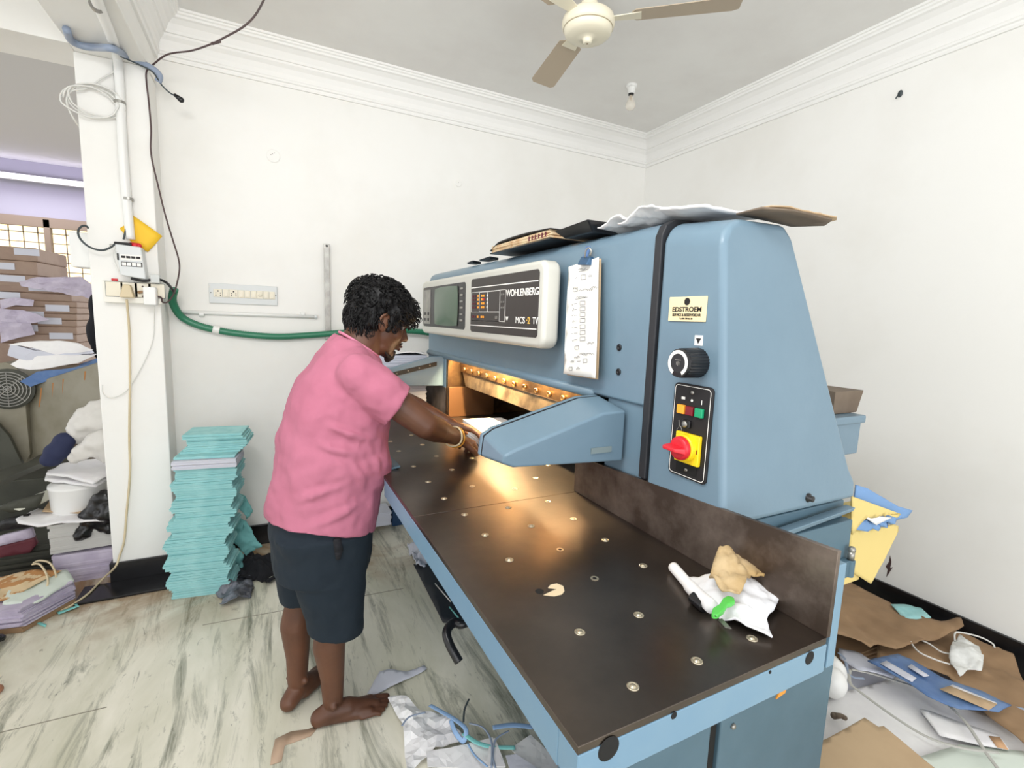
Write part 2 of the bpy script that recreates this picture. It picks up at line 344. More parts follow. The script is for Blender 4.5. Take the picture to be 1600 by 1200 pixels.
# rounded lip over the cutting slot
m = MB(); m.tube([(FX+.006, SY0-.04, 1.217), (FX+.006, YL, 1.217)], .016, 16); m.build('slot_lip', 'blue', PC, smooth=True)
m = MB(); m.box(FX, 1.3, SY1+.03, YL, 0, 1.215); m.build('left_column', 'blue', PC, bevel=.008)
# right column: front lower part behind the fence, and the tapered cover
m = MB(); m.box(FX+.012, 1.3, YR+.012, SY0-.03, 0, 1.215); m.build('right_column', 'blue', PC, bevel=.004)
m = MB(); m.box(FX+.012, FX+.03, SY0-.1, SY0, .9, 1.215); m.build('slot_jamb', 'blue', PC, bevel=.004)
def cov(yb, yt, ins=0):
    pr = [(FX, 1.0, 0), (FX, 1.625, 1), (.855, 1.655, 1), (.885, 1.672, 1), (1.035, 1.676, 1), (1.065, 1.65, 1), (1.30, 1.08, .14), (1.325, 1.045, .03), (1.325, 1.0, 0)]
    k = len(pr); t = lambda z: max(0, min(1, (z-1.0)/.65))
    vs = [(x, yb+(yt-yb)*t(z), z-(.026 if z > 1.6 else 0)) for x, z, _ in pr]+[(x, YR-.012, z-(.009 if z > 1.6 else 0)) for x, z, _ in pr]
    mm = MB(); mm.add(vs, [tuple(range(k)), tuple(range(2*k-1, k-1, -1))]+[(i, (i+1) % k, k+(i+1) % k, k+i) for i in range(k)]); return mm
cov(Y0, .722).build('column_cover', 'blue', PC, bevel=.015, seg=4)
m = MB(); m.prism([(x-.0035 if x < .9 else x, YR-.012, z+(.0035 if z > 1.6 else 0)) for x, z in [(FX, 1.034)]+prof[1:7]+[(1.32, 1.0), (.87, 1.0), (.87, 1.034)]], (0, .024, 0)); m.build('rubber_strip', 'rubber', PC, bevel=.003)
m = MB(); m.box(FX+.009, FX+.05, YR-.01, YR+.014, .9, 1.035); m.build('rubber_strip', 'rubber', PC)
# base under the cover with its door slightly ajar
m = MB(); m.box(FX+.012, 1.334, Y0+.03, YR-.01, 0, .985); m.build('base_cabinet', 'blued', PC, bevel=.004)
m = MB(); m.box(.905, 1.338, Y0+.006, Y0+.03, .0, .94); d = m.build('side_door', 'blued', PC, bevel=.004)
m = MB(); m.hull8([(.86, Y0+.001, .93), (1.3225, Y0+.001, .966), (1.3225, Y0+.02, .966), (.86, Y0+.02, .93)], [(.86, Y0-.004, .948), (1.3225, Y0-.004, .978), (1.3225, Y0+.02, .978), (.86, Y0+.02, .948)]); m.build('door_flange', 'blue', PC, bevel=.002)
m = MB(); m.cyl((1.322, Y0-.008, .795), (1.322, Y0-.008, .84), .011); m.box(1.298, 1.322, Y0-.012, Y0+.006, .795, .84); m.build('hinge', 'blued', d, bevel=.002)
m = MB(); m.cyl((1.322, Y0-.008, .84), (1.322, Y0-.008, .862), .008); m.ell((1.322, Y0-.008, .867), .009); m.build('hinge_pin', 'silver', d, smooth=True)
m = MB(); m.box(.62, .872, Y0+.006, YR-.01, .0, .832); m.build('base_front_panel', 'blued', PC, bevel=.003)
m = MB(); m.box(.8725, .9, Y0+.014, Y0+.03, .0, .84); m.build('base_gap', 'dark', PC)
for p in ((1148, 1137),):
    q = oy(*p, Y0); m = MB(); m.lathe([(.007, 0), (.007, .006), (.004, .009)], (q.x, Y0+.008, q.z), (0, -1, 0), 14); m.build('screw', 'silver', PC, smooth=True)
q = oy(1255, 775, .67); m = MB(); m.lathe([(.011, 0), (.011, .006), (.007, .007), (.007, .016), (.003, .016)], (q.x, .662, q.z), (0, -1, 0), 18); m.build('screw', 'blackpl', PC, smooth=True)
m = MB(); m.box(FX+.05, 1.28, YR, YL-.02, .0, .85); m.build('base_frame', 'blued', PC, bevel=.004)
# steel tables
XE = .328
m = MB(); m.box(XE, 1.75, 1.19, 2.42, TZ-.012, TZ); m.build('main_table', 'steel', PC, bevel=.0012)
m = MB(); m.prism([(XE, .431, TZ-.012), (FX, .431, TZ-.012), (FX, 1.1885, TZ-.012), (XE, 1.1885, TZ-.012)], (0, 0, .012)); wt = m.build('side_table', 'steel', PC, bevel=.0012)
m = MB(); m.box(XE, FX+.002, .43, .475, .836, TZ-.012); m.box(XE, XE+.045, .475, 1.545, .832, TZ-.012); m.box(XE+.045, FX, .475, 1.19, .865, TZ-.012); m.box(XE+.045, FX, 1.19, 2.42, .85, TZ-.012)
m.box(XE+.045, FX+.01, 1.14, 1.2, .832, .87)
m.build('table_beam', 'bluee', PC, bevel=.002)
for px_, rr in (((951, 1170), .017), ((1053, 1118), .0055), ((1265, 1028), .012), ((1203, 1050), .003)):
    q = oy(*px_, .43); m = MB(); m.lathe([(rr, 0), (rr*.8, .0008)], (q.x, .4298, q.z), (0, -1, 0), 20); m.build('beam_hole', 'dark', PC)
q = oy(1224, 1081, .655); m = MB(); m.prism([(q.x-.02, Y0+.003, q.z-.016), (q.x+.014, Y0+.003, q.z-.01), (q.x+.02, Y0+.003, q.z+.012), (q.x-.004, Y0+.003, q.z+.01)], (0, .004, 0)); m.build('amber_sticker', 'amber', PC)
# left side table, half hidden
m = MB(); m.box(XE+.02, FX, 2.425, 3.12, TZ-.012, TZ); m.build('side_table', 'steel', PC, bevel=.0012)
m = MB(); m.box(XE+.02, FX, 2.425, 3.12, .84, TZ-.012); m.build('table_beam', 'bluee', PC, bevel=.002)
# fences
m = MB(); m.hull8([(FX-.002, .43, TZ), (FX+.008, .43, TZ), (FX+.008, 1.2, TZ), (FX-.002, 1.2, TZ)], [(FX-.002, .43, 1.057), (FX+.008, .43, 1.057), (FX+.008, 1.2, 1.012), (FX-.002, 1.2, 1.012)]); m.build('side_fence', 'fence', PC, bevel=.001)
m = MB(); m.box(FX+.008, FX+.03, .43, .47, .84, 1.03); m.build('fence_bracket', 'bluee', PC, bevel=.002)
m = MB(); m.box(FX-.002, FX+.008, 2.43, 2.85, TZ, 1.05); m.build('side_fence', 'fence', PC, bevel=.001)
# air nozzles set in the tables
noz = [(758, 836), (796, 875), (906, 988), (998, 961), (1005, 884), (946, 844), (830, 822), (794, 793), (856, 784), (726, 804), (896, 811), (989, 1073), (1089, 1033), (1175, 998),
       (738, 760), (804, 764), (837, 747), (856, 727), (737, 716), (706, 734), (610, 690), (660, 695), (623, 705), (682, 713), (646, 729), (669, 753), (694, 779), (643, 680), (680, 690)]
me0 = None
for i, p in enumerate(noz):
    q = oz(*p, TZ)
    if me0 is None:
        m = MB(); m.lathe([(.0092, 0), (.0092, .0010), (.0072, .0016), (.0062, .0004), (.0045, .0004), (.0042, .0022), (.001, .0028)], (0, 0, 0), (0, 0, 1), 20); me0 = m.mesh('air_nozzle')
        me0.materials.append(M['nickel'])
        for pl in me0.polygons: pl.use_smooth = True
    o = bpy.data.objects.new('air_nozzle', me0); COL.objects.link(o); o.parent = PC; o.location = Vector((q.x, q.y, TZ))-WO[PC.name]; WO[o.name] = WO[PC.name]
for p in ((875, 859), (929, 904)):
    q = oz(*p, TZ); m = MB(); m.lathe([(.0085, 0), (.0085, .0012), (.0045, .0012), (.0045, .0002)], (q.x, q.y, TZ), (0, 0, 1), 18); o = m.build('open_nozzle', 'nickel', PC)
    m = MB(); m.lathe([(.0044, 0), (.0043, .0007)], (q.x, q.y, TZ), (0, 0, 1), 14); m.build('nozzle_hole', 'dark', o)
q = oz(843, 924, TZ); m = MB(); m.lathe([(.0085, 0), (.0085, .0004)], (q.x, q.y, TZ), (0, 0, 1), 18); m.build('nozzle_hole', 'dark', PC)
ps = [(848, 932), (862, 931), (872, 928), (862, 921), (853, 919), (856, 914), (866, 912), (878, 914), (883, 920), (882, 928), (874, 932), (862, 934)]
m = MB(); m.prism([(p.x, p.y, TZ) for p in zs([(849, 930), (862, 924), (870, 921), (856, 919), (860, 914), (870, 912), (880, 916), (882, 924), (878, 929), (866, 932)], TZ)], (0, 0, .0007)); m.build('torn_sticker', 'cream', PC)
# light-barrier arms left and right of the cut
def arm(y_out, y_in, sgn, suffix):
    # outer (facing away from slot) and gasket flange towards the slot
    A = lambda y, s: [(FX+.002, y, 1.055), (.515, y, 1.072), (.486, y+sgn*.01, 1.082), (.488, y, 1.125+s), (.515, y, 1.138+s), (.77, y, 1.212+s), (FX+.002, y, 1.215+s)]
    a = [V3(p) for p in A(y_out, -.022)]; b = [V3(p) for p in A(y_in, .0)]
    b[1] += Vector((-.012, 0, -.008)); b[2] += Vector((-.008, 0, -.01)); b[3] += Vector((-.004, 0, .0)); b[4] += Vector((-.004, 0, .004))
    b[2].y = y_in
    k = 7; m = MB(); m.add(a+b, [tuple(range(k)), tuple(range(2*k-1, k-1, -1))]+[(i, (i+1) % k, k+(i+1) % k, k+i) for i in range(k)])
    o = m.build('safety_arm', 'blue', PC, bevel=.007, seg=3)
    cen = sum(b, Vector())/k
    g1 = [cen+(p-cen)*.985+Vector((0, sgn*.0005, 0)) for p in b]; m = MB(); m.prism(g1, (0, sgn*.004, 0)); m.build('gasket', 'rubber', o)
    g2 = [cen+(p-cen)*1.0+Vector((0, sgn*.0045, 0)) for p in b]; m = MB(); m.prism(g2, (0, sgn*.018, 0)); m.build('arm_flange', 'blue', o, bevel=.004)
    return o
ra = arm(.985, 1.105, 1, 'r')
q = ox(955, 697, .8); m = MB(); m.box(.735, .80, .983, .9852, 1.085, 1.100); m.build('faded_label', mat('faded_label', '#7b8a8c', .6), ra)
la = arm(2.62, 2.49, -1, 'l')
m = MB(); m.prism([(.50, 2.464, 1.118), (.80, 2.464, 1.186), (.80, 2.464, 1.164), (.50, 2.464, 1.094)], (0, .006, 0)); sl = m.build('sensor_window', 'blackpl', la)
for i in range(5):
    m = MB(); x = .53+i*.058; m.lathe([(.0035, 0), (.0035, .002)], (x, 2.464, 1.113+i*.0135), (0, -1, 0), 10); m.build('screw', 'silver', la)
# inside the slot
m = MB(); m.hull8([(.912, SY0-.02, 1.138), (.955, SY0-.02, 1.138), (.955, SY1+.03, 1.138), (.912, SY1+.03, 1.138)], [(.900, SY0-.02, 1.32), (.955, SY0-.02, 1.32), (.955, SY1+.03, 1.32), (.900, SY1+.03, 1.32)]); m.build('knife_beam', 'brass', PC, bevel=.003)
m = MB(); m.hull8([(.905, SY0-.02, 1.072), (.935, SY0-.02, 1.066), (.935, SY1-.10, 1.066), (.905, SY1-.10, 1.072)], [(.918, SY0-.02, 1.137), (.935, SY0-.02, 1.137), (.935, SY1-.02, 1.137), (.918, SY1-.02, 1.137)]); m.build('knife_blade', mat('knife_steel', '#8f7b62', .35, metal=.7, col2='#57483a', scale=11), PC, bevel=.001)
m = MB(); m.box(.96, 1.02, SY0, SY1-.02, 1.11, 1.3); m.build('clamp_bar', 'cardd', PC, bevel=.003)
bm0 = None
for i in range(13):
    y = SY0+.03+i*.094; m = MB(); m.lathe([(.010, 0), (.010, .008), (.006, .010), (.005, .006)], (.909, y, 1.158), (-1, 0, .08), 14); m.build('knife_bolt', 'bolt', PC, smooth=True)
for y0_, y1_ in ((SY1+.0, SY1+.03), (SY0-.03, SY0-.005)):
    m = MB(); m.box(FX+.004, 1.55, y0_, y1_, TZ, 1.24); m.build('slot_cheek', 'brass', PC, bevel=.003)
m = MB(); m.box(FX+.0, FX+.26, SY1-.035, SY1-.02, TZ+.001, 1.06); m.build('side_guide', mat('side_guide', '#6e4c30', .45, metal=.4), PC, bevel=.002)
m = MB(); m.box(1.5, 1.55, SY0, SY1, TZ+.002, 1.10); m.build('back_gauge', mat('gauge_dark', '#231c17', .45, metal=.4, col2='#2e251e', scale=5), PC, bevel=.003)
m = MB(); m.box(1.56, 1.6, SY0, SY1, TZ, 1.32); m.build('slot_back', 'dark', PC)
m = MB()
for i in range(22): m.box(1.484, 1.5, SY0+.03+i*.026, SY0+.04+i*.026, TZ+.01, 1.09)
m.build('gauge_comb', 'dark', PC)
for y in (1.45, 1.86, 2.20):
    m = MB(); m.tube([(.876, y-.06, 1.262), (.876, y+.06, 1.262)], .008, 12); o = m.build('slot_lamp', mat('lit_slot_lamp', '#ffd28a', 1, emit='#ffc070', es=9), PC, smooth=True)
    l = bpy.data.lights.new('slot_lamp_light', 'AREA'); l.shape = 'RECTANGLE'; l.size = .24; l.size_y = .02; l.energy = (5.0, 14.0, 4.0)[(1.45, 1.86, 2.20).index(y)]; l.color = (1, .74, .40)
    lo_ = bpy.data.objects.new('slot_lamp_light', l); COL.objects.link(lo_); lo_.location = (.878, y, 1.245); lo_.rotation_euler = (0, math.radians(18), math.radians(90))
    lo_.rotation_euler = Vector((-.25, 0, -1)).to_track_quat('-Z', 'Y').to_euler()
# blue knee guard clipped to the table's front edge and the papers' tray
m = MB(); m.hull8([(.20, 1.60, .868), (.395, 1.60, .904), (.39, 1.76, .904), (.24, 1.80, .868)], [(.20, 1.60, .874), (.395, 1.60, .912), (.39, 1.76, .912), (.24, 1.80, .874)]); m.build('edge_guard', 'blued', PC, bevel=.002)
# treadle
cable('treadle_bar', [(.92, oz(728, 972, .5).y+.12, .5), (.70, oz(728, 972, .5).y+.06, .5), oz(728, 973, .5), oz(712, 972, .5), oz(701, 980, .495), oz(698, 992, .485), oz(704, 1010, .465), oz(717, 1034, .43)], .0135, 'blackpl', PC, n=14)
# front rounded foot pads + rear parts seen past the right edge
qa, qb = oy(1350, 650, .8), oy(1343, 708, .8)
m = MB(); m.hull8([(1.2, .80, qb.z), (qb.x-.012, .80, qb.z), (qb.x-.012, 1.0, qb.z), (1.2, 1.0, qb.z)], [(1.2, .80, qa.z-.012), (qa.x-.008, .80, qa.z-.012), (qa.x-.008, 1.0, qa.z-.012), (1.2, 1.0, qa.z-.012)]); m.box(1.2, qa.x, .792, 1.01, qa.z-.02, qa.z+.004); m.build('rear_guard', 'blue', PC, bevel=.005)
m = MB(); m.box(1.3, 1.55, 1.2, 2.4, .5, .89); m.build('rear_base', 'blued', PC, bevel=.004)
# screws beside the sheet
for p in ((968, 543), (967, 581)):
    q = ox(*p, FX); m = MB(); m.lathe([(.009, 0), (.009, .003), (.0055, .0045), (.0045, .001)], (FX, q.y, q.z), (-1, 0, 0), 16); m.build('screw', 'blackpl', PC, smooth=True)

# --- console
CX = .75; C0, C1, CZ0, CZ1 = 1.283, 2.585, 1.334, 1.606
m = MB(); m.prism(rrect(C0, C1, CZ0, CZ1, CX+.0, .035), (.062, 0, 0)); con = m.build('display_console', 'beige', PC, bevel=.016, seg=4)
m = MB(); m.box(CX+.06, FX+.01, C0+.06, C1-.06, CZ0+.03, CZ1-.03); m.build('console_neck', 'dark', con)
def fwin(y0, y1, z0, z1, r, x0, x1, name, mt, par): m = MB(); m.prism(rrect(y0, y1, z0, z1, x0, r), (x1-x0, 0, 0)); return m.build(name, mt, par, bevel=.0015)
fa = ox(663, 443, CX); fb = ox(722, 522, CX)
scy0, scy1, scz0, scz1 = 1.935, 2.55, 1.372, 1.572
scr = fwin(scy0, scy1, scz0, scz1, .018, CX-.002, CX+.004, 'screen_bezel', 'blackpl', con)
# curved CRT
m = MB(); nu, nv = 24, 14; vs = []; fs = []; a0, a1, b0, b1 = 2.015, 2.35, 1.382, 1.563
for j in range(nv+1):
    for i in range(nu+1):
        u, v = 2*i/nu-1, 2*j/nv-1; s_ = 1-.05*v*v; t_ = 1-.06*u*u
        vs.append((CX-.003-.010*(1-u*u)*(1-v*v)-.002, (a0+a1)/2+(a1-a0)/2*u*s_, (b0+b1)/2+(b1-b0)/2*v*t_))
for j in range(nv):
    for i in range(nu): k = j*(nu+1)+i; fs.append((k, k+1, k+nu+2, k+nu+1))
m.add(vs, fs); m.build('green_screen', 'screen', con, smooth=True)
m = MB(); m.box(CX-.0045, CX-.002, 2.42, 2.53, 1.385, 1.558); kp = m.build('side_keypad', 'silver', con, bevel=.001)
for z in (1.40, 1.43):
    for y in (2.44, 2.50): m = MB(); m.box(CX-.007, CX-.0045, y, y+.02, z, z+.014); m.build('key', 'blackpl', kp)
for i in range(6): m = MB(); m.bc((CX-.004, 1.975, 1.41+i*.027), (.004, .03, .008)); m.build('function_key', 'silver', con, bevel=.001)
pn = fwin(C0+.03, 1.87, 1.367, 1.578, .014, CX-.0022, CX+.004, 'control_panel', 'panel', con)
XT = CX-.0026
def bar(y0, y1, z0, z1, mt='white', par=con, nm='printed_line', x=XT): m = MB(); m.box(x-.0004, x+.0006, y0, y1, z0, z1); return m.build(nm, mt, par)
pl = MB()
for z in (1.541, 1.392): pl.box(XT-.0004, XT+.0006, C0+.034, 1.866, z, z+.0035)
def frame2(y0, y1, z0, z1, t=.0013):
    pl.box(XT-.0003, XT+.0006, y0, y1, z0, z0+t); pl.box(XT-.0003, XT+.0006, y0, y1, z1-t, z1); pl.box(XT-.0003, XT+.0006, y0, y0+t, z0, z1); pl.box(XT-.0003, XT+.0006, y1-t, y1, z0, z1)
frame2(1.545, 1.862, 1.412, 1.525); frame2(1.59, 1.862, 1.412, 1.447); frame2(1.59, 1.70, 1.447, 1.523); frame2(1.70, 1.78, 1.447, 1.523)
pl.build('printed_lines', 'white', con)
text('lettering', 'WOHLENBERG', 'white', con, (XT, 1.540, 1.500), (0, -1, 0), (0, 0, 1), .033, sx=1.06, bold=.0005, spacing=.96)
text('lettering', 'MCS', 'white', con, (XT, 1.462, 1.410), (0, -1, 0), (0, 0, 1), .030, sx=1.15, bold=.0004)
text('lettering', '·2', 'yellowp', con, (XT, 1.386, 1.410), (0, -1, 0), (0, 0, 1), .030, sx=1.15, bold=.0004)
text('lettering', 'TV', 'white', con, (XT, 1.343, 1.410), (0, -1, 0), (0, 0, 1), .030, sx=.95, bold=.0004)
text('lettering', 'W', 'white', con, (XT, 1.536, 1.419), (0, -1, 0), (0, 0, 1), .016, sx=1.0, bold=.0009)
k = 0
for r_i, z in enumerate((1.509, 1.495, 1.480, 1.465, 1.428)):
    for y, wd, mt in ((1.845, .014, 'darkred'), (1.823, .014, 'darkred'), (1.79, .010, 'orange'), (1.753, .010, 'orange'), (1.735, .010, 'orange' if r_i != 1 else 'red'), (1.70, .006, 'white')):
        if r_i == 4 and y == 1.70: continue
        m = MB(); m.box(XT-.0022, XT, y-wd/2, y+wd/2, z-.0045, z+.0035); m.build('key', mt, con); k += 1
for z in (1.508, 1.482, 1.462):
    for y in (1.573, 1.558): m = MB(); m.box(XT-.0022, XT, y-.004, y+.004, z-.003, z+.003); m.build('key', 'silver', con)
for y in (1.62, 1.61): m = MB(); m.box(XT-.0022, XT, y-.003, y+.003, 1.42, 1.432); m.build('key', 'silver', con)

# --- name plate, hand knob, control plate on the column cover
def L_(px): p = ox(*px, FX); return p.y, p.z
TL, TR_, BL, BR_ = L_((1048, 465)), L_((1106, 462)), L_((1045, 502)), L_((1104, 503))
y0, y1, z0, z1 = (TR_[0]+BR_[0])/2, (TL[0]+BL[0])/2, (BL[1]+BR_[1])/2, (TL[1]+TR_[1])/2
m = MB(); m.box(FX-.003, FX, y0, y1, z0, z1); npz = m.build('name_plate', 'pale', PC, bevel=.001)
hh = z1-z0; cy = (y0+y1)/2; xx = FX-.0034
m = MB(); m.lathe([(hh*.15, 0), (hh*.15, .0006), (hh*.07, .0006), (hh*.07, .0001)], (FX-.003, cy, z1-hh*.2), (-1, 0, 0), 20); m.build('plate_emblem', 'foil', npz)
m = MB(); m.box(xx-.0005, xx+.0003, cy-hh*.14, cy+hh*.14, z1-hh*.215, z1-hh*.185); m.build('plate_emblem', 'foil', npz)
text('lettering', 'EDSTROEM', 'foil', npz, (xx, cy, z0+hh*.40), (0, -1, 0), (0, 0, 1), hh*.27, sx=1.15, bold=.00025, align='CENTER')
text('lettering', 'SERVICE & RESERVDELAR', 'foil', npz, (xx, cy, z0+hh*.215), (0, -1, 0), (0, 0, 1), hh*.15, sx=.9, bold=.0001, align='CENTER')
text('lettering', 'Tel 08-778 06 20', 'foil', npz, (xx, cy, z0+hh*.08), (0, -1, 0), (0, 0, 1), hh*.10, sx=1.0, bold=.0, align='CENTER')
ky, kz = L_((1092, 532)); m = MB(); m.box(FX-.0012, FX, ky-.011, ky+.011, kz-.011, kz+.011); ar = m.build('arrow_sticker', 'white', PC)
m = MB(); m.prism([(FX-.002, ky-.007, kz+.005), (FX-.002, ky+.007, kz+.005), (FX-.002, ky, kz-.007)], (.0008, 0, 0)); m.build('arrow_mark', 'foil', ar)
ky, kz = L_((1090, 567)); kr = .033
m = MB(); n = 60; pr = []
for x_, rr in ((FX, kr), (FX-.052, kr*.97)):
    for i in range(n): a = 2*math.pi*i/n; q_ = rr*(1 if i % 2 else .955); pr.append((x_, ky+q_*math.cos(a), kz+q_*math.sin(a)))
m.add(pr, [tuple(range(n)), tuple(range(2*n-1, n-1, -1))]+[(i, (i+1) % n, n+(i+1) % n, n+i) for i in range(n)])
kn = m.build('hand_knob', 'blackpl', PC)
m = MB(); m.lathe([(kr*.94, 0), (kr*.92, .005), (kr*.6, .006)], (FX-.052, ky, kz), (-1, 0, 0), 32); m.build('knob_cap', 'blackpl', kn, smooth=False)
m = MB(); rn = 36; vs = []; fs = []
for i in range(rn+1):
    a = math.radians(-60+(300*i/rn))
    for rr in (kr*.84, kr*.62): vs.append((FX-.0589, ky+rr*math.cos(a), kz+rr*math.sin(a)))
for i in range(rn): fs.append((2*i, 2*i+1, 2*i+3, 2*i+2))
m.add(vs, fs); o = m.build('knob_ring', 'white', kn); s = o.modifiers.new('t', 'SOLIDIFY'); s.thickness = .001; s.offset = 0
m = MB(); m.box(FX-.0592, FX-.0575, ky-.008, ky+.008, kz+.006, kz+.0075); m.box(FX-.0592, FX-.0575, ky-.001, ky+.001, kz-.006, kz+.004); m.box(FX-.0592, FX-.0575, ky+.003, ky+.0045, kz-.004, kz+.003); m.box(FX-.0592, FX-.0575, ky-.0045, ky-.003, kz-.004, kz+.003); m.build('knob_symbol', 'silver', kn)
py0, py1, pz0, pz1 = .706, .815, 1.079, 1.292
m = MB(); m.prism(rrect(py0, py1, pz0, pz1, FX-.006, .011), (.007, 0, 0)); cp = m.build('control_plate', 'foil', PC, bevel=.0015)
def ringrect(y0, y1, z0, z1, X, r, t, d):
    a = rrect(y0, y1, z0, z1, X, r); b = rrect(y0+t, y1-t, z0+t, z1-t, X, r-t); k = len(a); mm = MB()
    mm.add(a+b, [(i, (i+1) % k, k+(i+1) % k, k+i) for i in range(k)]); return mm
o = ringrect(py0+.004, py1-.004, pz0+.004, pz1-.004, FX-.0064, .009, .0012, 0).build('plate_outline', 'white', cp); s = o.modifiers.new('t', 'SOLIDIFY'); s.thickness = .0006
cy = (py0+py1)/2
for z in (pz1-.017, pz0+.02): m = MB(); m.lathe([(.0045, 0), (.0045, .002), (.002, .003)], (FX-.006, cy, z), (-1, 0, 0), 14); m.build('screw', 'silver', cp, smooth=True)
for y, mt in ((cy+.025, 'yel'), (cy, 'maroon'), (cy-.026, 'greenb')):
    if mt == 'yel': mt = 'orange'
    m = MB(); m.box(FX-.014, FX-.006, y-.0105, y+.0105, pz1-.068, pz1-.048); m.build('push_button', mt, cp, bevel=.0015)
m = MB()
m.box(FX-.0068, FX-.006, cy+.020, cy+.030, pz1-.036, pz1-.030); m.box(FX-.0068, FX-.006, cy-.028, cy-.0265, pz1-.040, pz1-.030); m.lathe([(.003, 0), (.003, .0007)], (FX-.006, cy, pz1-.035), (-1, 0, 0), 12); m.build('printed_symbols', 'white', cp)['kind'] = 'stuff'
m = MB(); m.box(FX-.013, FX-.006, cy-.004, cy+.018, pz1-.098, pz1-.080); kl = m.build('key_lock', 'blackpl', cp, bevel=.002)
m = MB(); m.lathe([(.007, 0), (.007, .004), (.004, .005)], (FX-.013, cy+.007, pz1-.089), (-1, 0, 0), 16); m.build('lock_barrel', 'silver', kl, smooth=True)
cable('lock_symbol', [(FX-.0068, cy+.032, pz1-.085), (FX-.0068, cy+.030, pz1-.10), (FX-.0068, cy+.036, pz1-.108), (FX-.0068, cy+.028, pz1-.114), (FX-.0068, cy+.022, pz1-.106), (FX-.0068, cy+.026, pz1-.098)], .0008, 'silver', cp, n=6)
sy_, sz_ = cy-.004, 1.150
m = MB(); m.box(FX-.016, FX-.006, sy_-.034, sy_+.034, sz_-.034, sz_+.034); ms = m.build('main_switch', 'yel', cp, bevel=.002)
m = MB(); m.lathe([(.031, 0), (.030, .010), (.028, .012)], (FX-.016, sy_+.002, sz_+.002), (-1, 0, 0), 36); m.build('switch_collar', 'yel', ms, smooth=False)
m = MB(); m.lathe([(.027, 0), (.026, .010), (.022, .013)], (FX-.028, sy_+.002, sz_+.002), (-1, 0, 0), 36)
m.hull8([(FX-.038, sy_-.022, sz_-.008), (FX-.038, sy_+.026, sz_-.004), (FX-.038, sy_+.026, sz_+.010), (FX-.038, sy_-.022, sz_+.006)], [(FX-.060, sy_-.008, sz_-.003), (FX-.064, sy_+.024, sz_-.001), (FX-.064, sy_+.024, sz_+.008), (FX-.060, sy_-.008, sz_+.005)])
m.build('rotary_handle', 'red', ms, bevel=.002)
m = MB(); m.box(FX-.0165, FX-.0158, sy_-.031, sy_-.024, sz_-.006, sz_+.004); m.build('switch_mark', 'maroon', ms)
m = MB(); m.box(FX-.007, FX-.0055, cy-.03, cy+.03, 1.09, 1.112); m.build('plate_slot', 'dark', cp)
# ------------------------------------------------------------------ things on the machine
def jag(name, quad, z0, z1, n, mt, jit=.004, seed=0, top=None, parent=None, drift=(0, 0), wob=0):
    """a pile of sheets: ragged-edged loft over a quad footprint"""
    rr = random.Random(seed); Q = [Vector((p[0], p[1], 0)) for p in quad]; c = sum(Q, Vector())/len(Q); k = len(Q); vs = []; fs = []; sub = 4
    base = []
    for i in range(k):
        a, b = Q[i], Q[(i+1) % k]
        for j in range(sub): base.append(a.lerp(b, j/sub))
    K = len(base); lv = 0
    for i in range(n):
        dx, dy = rr.uniform(-jit, jit), rr.uniform(-jit, jit); s = 1+rr.uniform(-.01, .01); a = rr.uniform(-1, 1)*jit*1.2
        za, zb = z0+(z1-z0)*i/n, z0+(z1-z0)*(i+1)/n-(z1-z0)/n*.12
        for z in (za, zb):
            for q, p in enumerate(base):
                d = (p-c)*s; d = Vector((d.x-a*d.y*4, d.y+a*d.x*4, 0)); t = (z-z0)/(z1-z0)
                ww = wob*math.sin(q*1.3+seed)*(z-z0)
                vs.append((c.x+d.x+dx+drift[0]*t, c.y+d.y+dy+drift[1]*t, z+ww)); 
            lv += 1
    for i in range(lv-1):
        for j in range(K): fs.append((i*K+j, i*K+(j+1) % K, (i+1)*K+(j+1) % K, (i+1)*K+j))
    fs += [tuple(range(K-1, -1, -1)), tuple(range((lv-1)*K, lv*K))]
    m = MB(); m.add(vs, fs); return m.build(name, mt, parent)
def quad(cx, cy, w, d, rz=0):
    c, s = math.cos(rz), math.sin(rz); return [(cx+x*c-y*s, cy+x*s+y*c) for x, y in ((-w/2, -d/2), (w/2, -d/2), (w/2, d/2), (-w/2, d/2))]
tag(jag('paper_stack', [(.765, 1.70), (.985, 1.69), (.975, 2.02), (.79, 2.04)], TZ, .962, 12, 'paper', .0008, 3), 'white paper stack lit warm inside the cutting slot beside the hands', 'paper stack')
tag(jag('paper_stack', [(.46, 2.64), (.80, 2.65), (.80, 2.94), (.48, 2.94)], TZ, 1.205, 44, 'paperg', .003, 5), 'tall white sheet stack on the cutter\'s far side table', 'paper stack')
tag(sheet('loose_sheet', [(.47, 2.65, 1.212), (.80, 2.65, 1.212), (.82, 2.93, 1.212), (.5, 2.95, 1.212)], 'paper', .002, .012, 6, 3, .04), 'loose white sheet curling on top of the tall far stack', 'paper')
